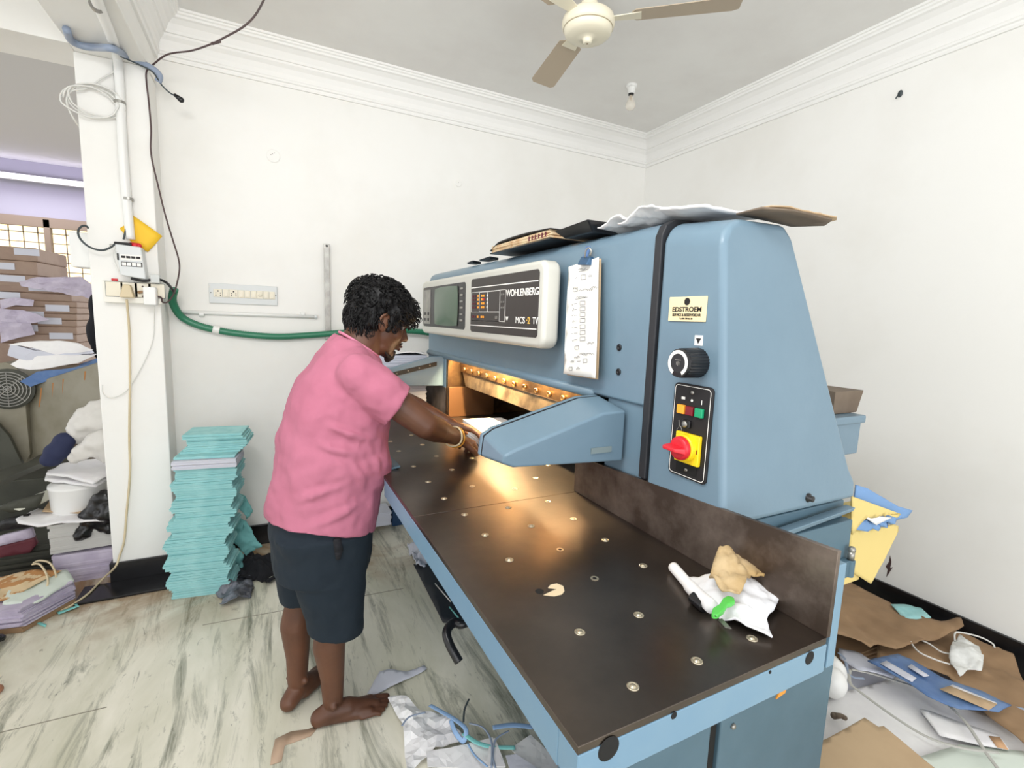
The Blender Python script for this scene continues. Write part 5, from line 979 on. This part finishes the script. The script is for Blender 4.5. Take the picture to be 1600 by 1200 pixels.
# things at the back of the cutter
m = MB(); A, B = oy(1312, 612, .83), oy(1344, 645, .83); gz = oy(1350, 650, .8).z+.005; m.add([(A.x-.02, .83, gz), (B.x-.02, .83, gz), (B.x-.02, .95, gz), (A.x-.02, .95, gz), (A.x-.02, .83, A.z), (B.x+.005, .83, A.z), (B.x+.005, .95, A.z), (A.x-.02, .95, A.z)], [(0, 3, 2, 1), (4, 5, 6, 7), (0, 1, 5, 4), (1, 2, 6, 5), (2, 3, 7, 6), (3, 0, 4, 7)])
tag(m.build('brown_carton', 'cardd', bevel=.002), 'small brown carton on the guard behind the cutter', 'carton')
fy = [('blue_sheet', [(1336, 757), (1352, 762), (1400, 790), (1424, 797), (1415, 808), (1395, 812), (1330, 800)], .70, 'bluel', .003, 'blue printed sheet uppermost behind the cutter'),
      ('yellow_folder', [(1330, 775), (1350, 782), (1404, 802), (1398, 808), (1380, 802), (1366, 803), (1352, 810), (1340, 822), (1330, 835)], .685, 'yellow', .003, 'yellow folder lying on the white slip behind the cutter'),
      ('white_slip', [(1350, 808), (1372, 806), (1392, 808), (1368, 820)], .69, 'paper', .003, 'white slip between the yellow folders'),
      ('blue_sheet', [(1325, 822), (1350, 812), (1400, 806), (1396, 818), (1388, 816), (1384, 824), (1376, 821), (1370, 829), (1362, 825), (1354, 830), (1330, 826)], .70, 'bluel', .002, 'blue zigzag-cut sheet under the upper yellow folder'),
      ('yellow_folder', [(1325, 828), (1380, 822), (1396, 819), (1402, 821), (1402, 830), (1380, 872), (1358, 911), (1325, 890)], .715, 'yellow', .002, 'large yellow folder hanging down behind the cutter')]
for i, (nm, pp, Y_, mt, am, lb) in enumerate(fy): tag(sheet(nm, [oy(x, y, Y_) for x, y in pp], mt, .004, am, 8, i, .02, ndir=(0, -1, 0)), lb, 'folder' if 'folder' in nm else 'paper')
A = oy(1326, 800, .72); m = MB(); m.box(1.34, 1.53, .72, .76, .70, .93); tag(m.build('paper_block', 'yellow', bevel=.002), 'thick yellow paper block held behind the cutter column', 'paper block')
m = MB(); m.prism([ox(x, y, RX-.001) for x, y in ((1385, 902), (1387, 890), (1384, 885), (1389, 878), (1391, 868), (1393, 878), (1391, 888), (1395, 886), (1389, 896))], (-.0008, 0, 0)); o = m.build('wall_stain', 'wire'); o['kind'] = 'structure'
# ------------------------------------------------------------------ the man at the cutter
PZ = Vector((.14, 1.70, 0))
man = thing('person', 'barefoot man in pink t-shirt and navy shorts leaning to reach into the cutter', 'person', (.14, 1.70, 0))
def V(x, y, z): return Vector((x, y, z))
HC = V(.352, 1.722, 1.418)
HT = Matrix.Translation(HC) @ Matrix.Rotation(math.radians(8), 4, 'Z') @ Matrix.Rotation(math.radians(20), 4, 'Y')
hp_ = lambda x, y, z: HT @ Vector((x, y, z))
body = MB()
def hell(c, r): body.ell((0, 0, 0), r, HT @ Matrix.Translation(c), 24, 16)
hell((-.008, 0, .025), (.100, .078, .088)); hell((.028, 0, -.04), (.066, .060, .085)); hell((.030, 0, -.098), (.052, .047, .034)); hell((.070, 0, -.112), (.022, .022, .018))
hell((.078, 0, .008), (.020, .044, .014)); hell((.055, .036, -.045), (.030, .022, .026)); hell((.055, -.036, -.045), (.030, .022, .026))
body.caps([(hp_(.088, 0, -.004), .009), (hp_(.103, 0, -.028), .011), (hp_(.112, 0, -.044), .0125)])
for s in (-1, 1):
    body.ell(hp_(.099, s*.014, -.047), .0085)
    hell((-.006, s*.078, -.028), (.018, .009, .030)); body.tube(smoothpath([hp_(.006, s*.079, -.008), hp_(-.008, s*.088, .004), hp_(-.024, s*.089, -.010), hp_(-.024, s*.087, -.032), hp_(-.010, s*.082, -.052), hp_(.004, s*.078, -.054)], 4), .0048, 8)
    body.tube([hp_(.068, s*.042, .001), hp_(.085, s*.028, .002), hp_(.082, s*.016, -.002)], .006, 8)
hell((.088, 0, -.060), (.014, .024, .016)); hell((.094, 0, -.074), (.013, .022, .0065)); hell((.091, 0, -.086), (.012, .019, .007))
# neck, trunk
body.caps([(V(.258, 1.71, 1.26), .070), (V(.285, 1.715, 1.325), .066), (V(.312, 1.718, 1.375), .063)])
def ring(m, secs, n=36, pw=2.3):
    vs = []; fs = []
    for cx, cy, cz, a, b, tilt in secs:
        for j in range(n):
            t = 2*math.pi*j/n; c, s = math.cos(t), math.sin(t); x = a*math.copysign(abs(c)**(2/pw), c); y = b*math.copysign(abs(s)**(2/pw), s)
            vs.append((cx+x*math.cos(tilt), cy+y, cz-x*math.sin(tilt)))
    k = len(secs)
    for i in range(k-1):
        for j in range(n): fs.append((i*n+j, i*n+(j+1) % n, (i+1)*n+(j+1) % n, (i+1)*n+j))
    fs += [tuple(range(n-1, -1, -1)), tuple(range((k-1)*n, k*n))]; m.add(vs, fs)
ring(body, [(.15, 1.70, .72, .12, .155, .1), (.165, 1.70, .85, .145, .17, .15), (.19, 1.70, .98, .155, .175, .25), (.215, 1.70, 1.10, .145, .175, .3), (.235, 1.705, 1.19, .12, .16, .35), (.255, 1.71, 1.27, .085, .12, .4)])
RS, RE, RW = V(.250, 1.525, 1.235), oy(653, 655, 1.47), oy(714, 684, 1.615)
RE = V(.445, 1.475, 1.075)
LS, LE, LW = V(.285, 1.885, 1.235), V(.49, 1.955, 1.075), oy(704, 662, 1.83)
body.caps([(RS, .058), (RS.lerp(RE, .5), .050), (RE, .043), (RE.lerp(RW, .3), .043), (RE.lerp(RW, .75), .031), (RW, .027)])
body.caps([(LS, .058), (LS.lerp(LE, .5), .048), (LE, .041), (LE.lerp(LW, .3), .041), (LE.lerp(LW, .75), .029), (LW, .025)])
# legs
RK, RA = V(.178, 1.615, .43), V(.168, 1.625, .085); LK, LA = V(.088, 1.785, .43), V(.062, 1.775, .085)
for hpj, K_, A_, yaw_ in ((V(.14, 1.615, .78), RK, RA, -.02), (V(.12, 1.79, .78), LK, LA, .8)):
    body.caps([(hpj, .088), (hpj.lerp(K_, .5), .076), (K_+V(.0, 0, .02), .056), (K_+V(-.012, 0, -.06), .051), (K_.lerp(A_, .38)+V(-.016, 0, 0), .053), (K_.lerp(A_, .72)+V(-.004, 0, 0), .040), (A_, .034)])
    fx = Matrix.Translation(V(A_.x, A_.y, 0)) @ Matrix.Rotation(yaw_, 4, 'Z'); sd = -1 if hpj.y < 1.7 else 1
    fp = lambda x, y, z: fx @ V(x, y, z)
    body.caps([(fp(-.045, 0, .030), .030), (fp(-.01, 0, .045), .034), (fp(.05, 0, .038), .034), (fp(.11, -sd*.004, .024), .024), (fp(.145, 0, .018), .018)])
    body.caps([(fp(-.03, 0, .028), .028), (fp(.06, sd*.016, .022), .022), (fp(.12, sd*.026, .018), .018)]); body.caps([(fp(.02, -sd*.012, .03), .026), (fp(.13, -sd*.022, .020), .020)])
    body.ell(fp(.0, sd*.034, .085), .013); body.ell(fp(.0, -sd*.034, .092), .013)
    for i, (ty, tl_, tr) in enumerate(((-.030, .190, .0140), (-.009, .188, .0105), (.009, .180, .010), (.025, .168, .0095), (.039, .153, .0095))):
        body.caps([(fp(.125-.008*i, sd*ty, .015), tr), (fp((.125+tl_)/2, sd*ty, .016), tr*.95), (fp(tl_, sd*(ty+.002), .0105), tr*.92)])
# hands: palm block, four fingers, thumb
def hand(W, palm_dir, back, curl, side, scale=1.0):
    d = palm_dir.normalized(); n_ = (back-d*back.dot(d)).normalized(); s_ = d.cross(n_)*side   # s_: towards thumb
    q = lambda a, b, c: W+(d*a+s_*b+n_*c)*scale
    for b in (-.027, -.009, .009, .026): body.caps([(q(.0, b*.55, 0), .0165), (q(.045, b*.9, .001), .0150), (q(.088, b, .002), .0118)])
    body.caps([(q(.012, .020, -.004), .018), (q(.045, .032, -.010), .014)])
    L_f = ((.026, .040, .024, .020), (.009, .045, .028, .022), (-.009, .042, .026, .021), (-.027, .033, .020, .018))
    for b, l1, l2, l3 in L_f:
        p = q(.088, b, .002); ang = 0; pts = [(p, .0100)]; fr = .0092
        for l, c_ in ((l1, curl[0]), (l2, curl[1]), (l3, curl[2])):
            ang += c_; p = p+(d*math.cos(ang)-n_*math.sin(ang))*l+s_*(b*.10); pts.append((p, fr)); fr -= .0009
        body.caps(pts, 12)
    p = q(.02, .026, -.006); body.caps([(p, .0135), (p+(d*.55+s_*.75-n_*.25).normalized()*.040, .0118), (p+(d*.60+s_*.70-n_*.30).normalized()*.040+(d*.85+s_*.35-n_*.3).normalized()*.030, .0098)], 12)
hand(RW, V(.62, .60, -.30), V(.05, -.35, 1), (.35, .5, .4), 1, 1.08)
hand(LW, V(.75, -.35, -.22), V(.1, .1, 1), (.3, .45, .35), -1)
# the remesh joins it all into one continuous skin
skin = blob(body, 'body', 'skin', man, .0042, 5, fac=.45)
# shirt
sh = MB()
ring(sh, [(.148, 1.70, .66, .172, .205, 0), (.152, 1.70, .74, .174, .205, .05), (.168, 1.70, .84, .176, .203, .12), (.190, 1.70, .97, .178, .203, .2), (.212, 1.70, 1.08, .170, .203, .25), (.235, 1.70, 1.17, .152, .200, .3), (.252, 1.705, 1.245, .120, .185, .35), (.262, 1.708, 1.295, .088, .125, .42), (.262, 1.71, 1.325, .070, .085, .5)])
sh.caps([(V(.235, 1.60, 1.262), .068), (V(.245, 1.535, 1.228), .074), (RS.lerp(RE, .28)+V(0, -.002, -.002), .077), (RS.lerp(RE, .62), .074), (RS.lerp(RE, .95), .078)])
sh.caps([(V(.245, 1.81, 1.262), .068), (V(.275, 1.88, 1.228), .074), (LS.lerp(LE, .3), .075), (LS.lerp(LE, .62), .072), (LS.lerp(LE, .95), .076)])
sh.tube([V(.262, 1.71, 1.30), V(.280, 1.712, 1.345)], [.080, .070], 24)
sh.ell(V(.02, 1.70, .84), (.05, .12, .06))
rd, ld = (RE-RS).normalized(), (LE-LS).normalized()
rc_, lc = RS+rd*.150, LS+ld*.155
# sleeve ends are cut by a plane that only the sleeves cross: done on separate lofts, then merged
def cutmesh(mb, cuts):
    me = mb.mesh('tmp'); bm = bmesh.new(); bm.from_mesh(me)
    for co, no in cuts:
        r_ = bmesh.ops.bisect_plane(bm, geom=bm.verts[:]+bm.edges[:]+bm.faces[:], plane_co=co, plane_no=no, clear_outer=True)
        bmesh.ops.holes_fill(bm, edges=[e for e in r_['geom_cut'] if isinstance(e, bmesh.types.BMEdge)], sides=0)
    bm.verts.ensure_lookup_table(); vs = [v.co.copy() for v in bm.verts]; bm.verts.index_update(); fs = [tuple(v.index for v in f.verts) for f in bm.faces]; bm.free(); return vs, fs
shirt = MB()
ring(shirt, [(.148, 1.70, .60, .172, .205, 0), (.152, 1.70, .74, .174, .205, .05), (.168, 1.70, .84, .176, .203, .12), (.190, 1.70, .97, .178, .203, .2), (.212, 1.70, 1.08, .170, .203, .25), (.235, 1.70, 1.17, .152, .200, .3), (.252, 1.705, 1.245, .120, .185, .35), (.262, 1.708, 1.295, .088, .125, .42), (.262, 1.71, 1.325, .070, .085, .5)])
shirt.ell(V(.022, 1.70, .80), (.045, .13, .09)); shirt.ell(V(.22, 1.62, .93), (.15, .12, .14))
for S_, E_, dd, cc3, sy in ((RS, RE, rd, rc_, -1), (LS, LE, ld, lc, 1)):
    sl_ = MB(); sl_.tube([V(.24, 1.70+sy*.08, 1.255), S_+V(-.005, 0, .004), S_.lerp(E_, .30)+V(0, 0, -.006), S_.lerp(E_, .60)+V(0, 0, -.008), S_.lerp(E_, 1.0)], [.064, .070, .072, .073, .078], 28); sl_.ell(S_+V(-.004, 0, .0), .070)
    cn = (dd+V(0, 0, .10)).normalized(); shirt.add(*cutmesh(sl_, [(cc3, cn)]))
sleeve = blob(shirt, 'shirt', 'shirt', man, .006, 5, cuts=[(V(.15, 1.7, .722), V(-.22, -.12, -1).normalized()), (V(.283, 1.712, 1.325), V(.55, 0, .83).normalized())])
wt_ = bpy.data.textures.new('folds', 'CLOUDS'); wt_.noise_scale = .11; wt_.noise_depth = 2
dm = sleeve.modifiers.new('folds', 'DISPLACE'); dm.texture = wt_; dm.strength = .030; dm.mid_level = .5
# crisp folds under the arm: ridge displacement baked into the mesh
me = sleeve.data; W0 = WO[man.name]
folds = [(V(.12, 1.49, 1.10), V(.30, 1.50, 1.02), .012), (V(.07, 1.5, 1.05), V(.27, 1.49, .98), .010), (V(.14, 1.49, 1.17), V(.27, 1.47, 1.08), .011), (V(.28, 1.5, 1.02), V(.33, 1.52, .88), .010), (V(.22, 1.49, .98), V(.30, 1.51, .80), .009), (V(.05, 1.52, .86), V(.20, 1.49, .90), .008), (V(.10, 1.5, .78), V(.28, 1.5, .84), .007)]
for v in me.vertices:
    p = v.co+W0
    for a, b, h in folds:
        ab = b-a; t = max(0, min(1, (p-a).dot(ab)/ab.length_squared)); c = a+ab*t; d = (p-c).length
        if d < .05: v.co += v.normal*h*(math.exp(-(d/.012)**2)-.45*math.exp(-((d-.022)/.012)**2))*math.sin(math.pi*min(1, max(.0, .12+t*.85)))
# collar rib and sleeve hem
m = MB(); n = 40; pts = []
for i in range(n+1):
    a = 2*math.pi*i/n; pts.append(V(.278, 1.711, 1.318)+V(.83, 0, -.55)*(.074*math.cos(a))+V(0, 1, 0)*(.078*math.sin(a)))
m.tube(pts, .0065, 8, caps=False, flat=.7); m.build('collar', mat('pink_rib', '#cf7f98', .9), sleeve, smooth=True)
# shorts
so = MB(); ring(so, [(.150, 1.70, .56, .155, .195, 0), (.150, 1.70, .70, .165, .195, 0), (.158, 1.70, .80, .158, .185, 0), (.165, 1.70, .86, .145, .175, 0)])
for hpj, K_, sx_ in ((V(.15, 1.605, .72), V(.182, 1.61, .36), 0), (V(.13, 1.80, .72), V(.10, 1.785, .36), 0)):
    l_ = MB(); secs = [(hpj.x, hpj.y, hpj.z, .150, .105, 0), (hpj.x*.6+K_.x*.4, hpj.y*.6+K_.y*.4, .58, .122, .100, 0), (K_.x*.9+hpj.x*.1, K_.y, .42, .095, .090, 0), (K_.x, K_.y, .30, .088, .086, 0)]; ring(l_, secs, 30)
    zc_ = .362 if hpj.y < 1.7 else .405
    so.add(*cutmesh(l_, [(V(K_.x, K_.y, zc_), V(-.12 if hpj.y < 1.7 else .05, 0, -1).normalized())]))
shorts = blob(so, 'shorts', 'shorts', man, .0065, 4); dm = shorts.modifiers.new('folds', 'DISPLACE'); dm.texture = wt_; dm.strength = .016; dm.mid_level = .5
m = MB(); q = oy(527, 855, 1.50); m.caps([(q+V(0, 0, .02), .012), (q+V(.004, 0, -.01), .013), (q+V(.002, 0, -.035), .008)]); m.build('hanging_tassel', 'cloth', shorts, smooth=True)
# hair: cap + curls
hm = MB()
def h2(c, r): hm.ell((0, 0, 0), r, HT @ Matrix.Translation(c), 24, 16)
h2((-.014, 0, .044), (.106, .088, .080)); h2((-.045, 0, .0), (.070, .080, .080)); h2((-.040, 0, -.045), (.058, .070, .048)); h2((.060, 0, .052), (.054, .068, .044)); h2((.092, 0, .036), (.030, .054, .026))
h2((-.038, -.060, -.028), (.034, .022, .036)); h2((-.038, .060, -.028), (.034, .022, .036)); h2((.02, -.068, .015), (.030, .020, .040)); h2((.02, .068, .015), (.030, .020, .040)); h2((.018, -.074, -.02), (.012, .010, .030)); h2((.018, .074, -.02), (.012, .010, .030))
hair = blob(hm, 'hair', 'hair', man, .006, 3)
dt = bpy.data.textures.new('curls', 'CLOUDS'); dt.noise_scale = .022; dm = hair.modifiers.new('curls', 'DISPLACE'); dm.texture = dt; dm.strength = .018; dm.mid_level = .5
rr = random.Random(9); ck = MB(); hv = [v.co+WO[man.name] for v in hair.data.vertices]; hn = [v.normal.copy() for v in hair.data.vertices]
HI = HT.inverted(); cnt = 0
for _ in range(3200):
    i = rr.randrange(len(hv)); p = hv[i]; lp = HI @ p
    if lp.z < -.03 and lp.x > -.03: continue
    n_ = hn[i]; n_ = n_.normalized(); t = n_.cross(Vector((rr.uniform(-1, 1), rr.uniform(-1, 1), rr.uniform(-1, 1)))).normalized(); b = n_.cross(t)
    g_ = Vector((0, 0, -1)); L = rr.uniform(.014, .030); R_ = rr.uniform(.004, .009); pts = []; low = lp.z < .0
    for k in range(7):
        s = k/6; a = s*rr.uniform(3.5, 5.5)
        pts.append(p+n_*(.002+(.004 if low else L*.42)*s)+t*(L*.55*s)*(1 if not low else .3)+b*R_*math.sin(a)+n_*R_*.5*(1-math.cos(a))+g_*(.010*s*s if not low else .022*s))
    ck.tube(pts, [.0016]*5+[.0011, .0004], 4); cnt += 1
    if cnt > 1500: break
o = ck.build('curls', 'hair', hair, smooth=True); o['kind'] = 'stuff'
# beard, brows, lips, eyes
bd = MB()
for s in (-1, 1):
    bd.tube(smoothpath([hp_(.044, s*.040, -.114), hp_(.062, s*.028, -.124), hp_(.082, 0, -.124)], 5), [.004]*3+[.006]*4+[.009]*4, 10)
    bd.tube(smoothpath([hp_(.108, 0, -.064), hp_(.102, s*.016, -.066), hp_(.090, s*.028, -.076)], 4), .0038, 8)
bd.caps([(hp_(.088, 0, -.104), .010), (hp_(.084, 0, -.122), .014), (hp_(.076, 0, -.134), .012)])
bd = blob(bd, 'beard', 'beard', man, .004, 2)
for s in (-1, 1):
    m = MB(); m.tube(smoothpath([hp_(.096, s*.014, .006), hp_(.094, s*.030, .012), hp_(.080, s*.046, .008)], 4), .0036, 8); m.build('eyebrow', 'hair', man, smooth=True)
    m = MB(); m.ell(hp_(.0765, s*.031, -.011), .0100); e = m.build('eye', 'eyew', man, smooth=True)
    m = MB(); m.ell(hp_(.0830, s*.0315, -.0130), .0066); m.build('iris', 'iris', e, smooth=True)
    m = MB(); m.ell((0, 0, 0), (.0125, .0128, .0075), HT @ Matrix.Translation((.0790, s*.031, -.0045)) @ Matrix.Rotation(.3, 4, 'Y')); m.build('eyelid', 'skin', man, smooth=True)
m = MB(); m.tube([hp_(.104, -.018, -.076), hp_(.1075, 0, -.0755), hp_(.104, .018, -.076)], [.003, .0055, .003], 8); m.tube([hp_(.100, -.016, -.086), hp_(.103, 0, -.087), hp_(.100, .016, -.086)], [.003, .006, .003], 8)
m.build('lips', 'lip', man, smooth=True)
# bracelet on the right wrist
ax = (RW-RE).normalized(); t = ax.cross(V(0, 0, 1)).normalized(); b = ax.cross(t)
for k, (off, r_, mt) in enumerate(((-.012, .036, 'gold'), (-.030, .035, 'wirec'))):
    c = RW+ax*off; m = MB(); m.tube([c+t*r_*math.cos(a*math.pi/16)+b*r_*math.sin(a*math.pi/16)+ax*.006*math.sin(a*.39) for a in range(33)], .0032, 8, caps=False); m.build('bracelet', mt, man, smooth=True)
# the other person's bare foot at the left edge
p2 = thing('person', 'bare toes of another person entering at the left edge', 'person', tuple(oz(-70, 1090, 0)))
q = oz(4, 1075, .018); m = MB(); dx = V(1, .12, 0).normalized()
m.caps([(q-dx*.012, .017), (q-dx*.045, .017), (q-dx*.10, .026), (q-dx*.17+V(0, 0, .02), .034), (q-dx*.215+V(0, 0, .012), .030)])
sdv = V(-.12, 1, 0)
for i in range(1, 5): m.caps([(q-dx*(.018+.010*i)+sdv*.019*i, .0095), (q-dx*.06+sdv*.018*i, .0105), (q-dx*.11+sdv*.014*i+V(0, 0, .006), .018)])
m.caps([(q-dx*.17+V(0, 0, .03), .034), (q-dx*.18+V(0, 0, .09), .036), (q-dx*.18+V(0, 0, .25), .05), (q-dx*.17+V(0, 0, .45), .056), (q-dx*.16+V(0, 0, .55), .06)])
blob(m, 'leg', 'skinf', p2, .005, 5)
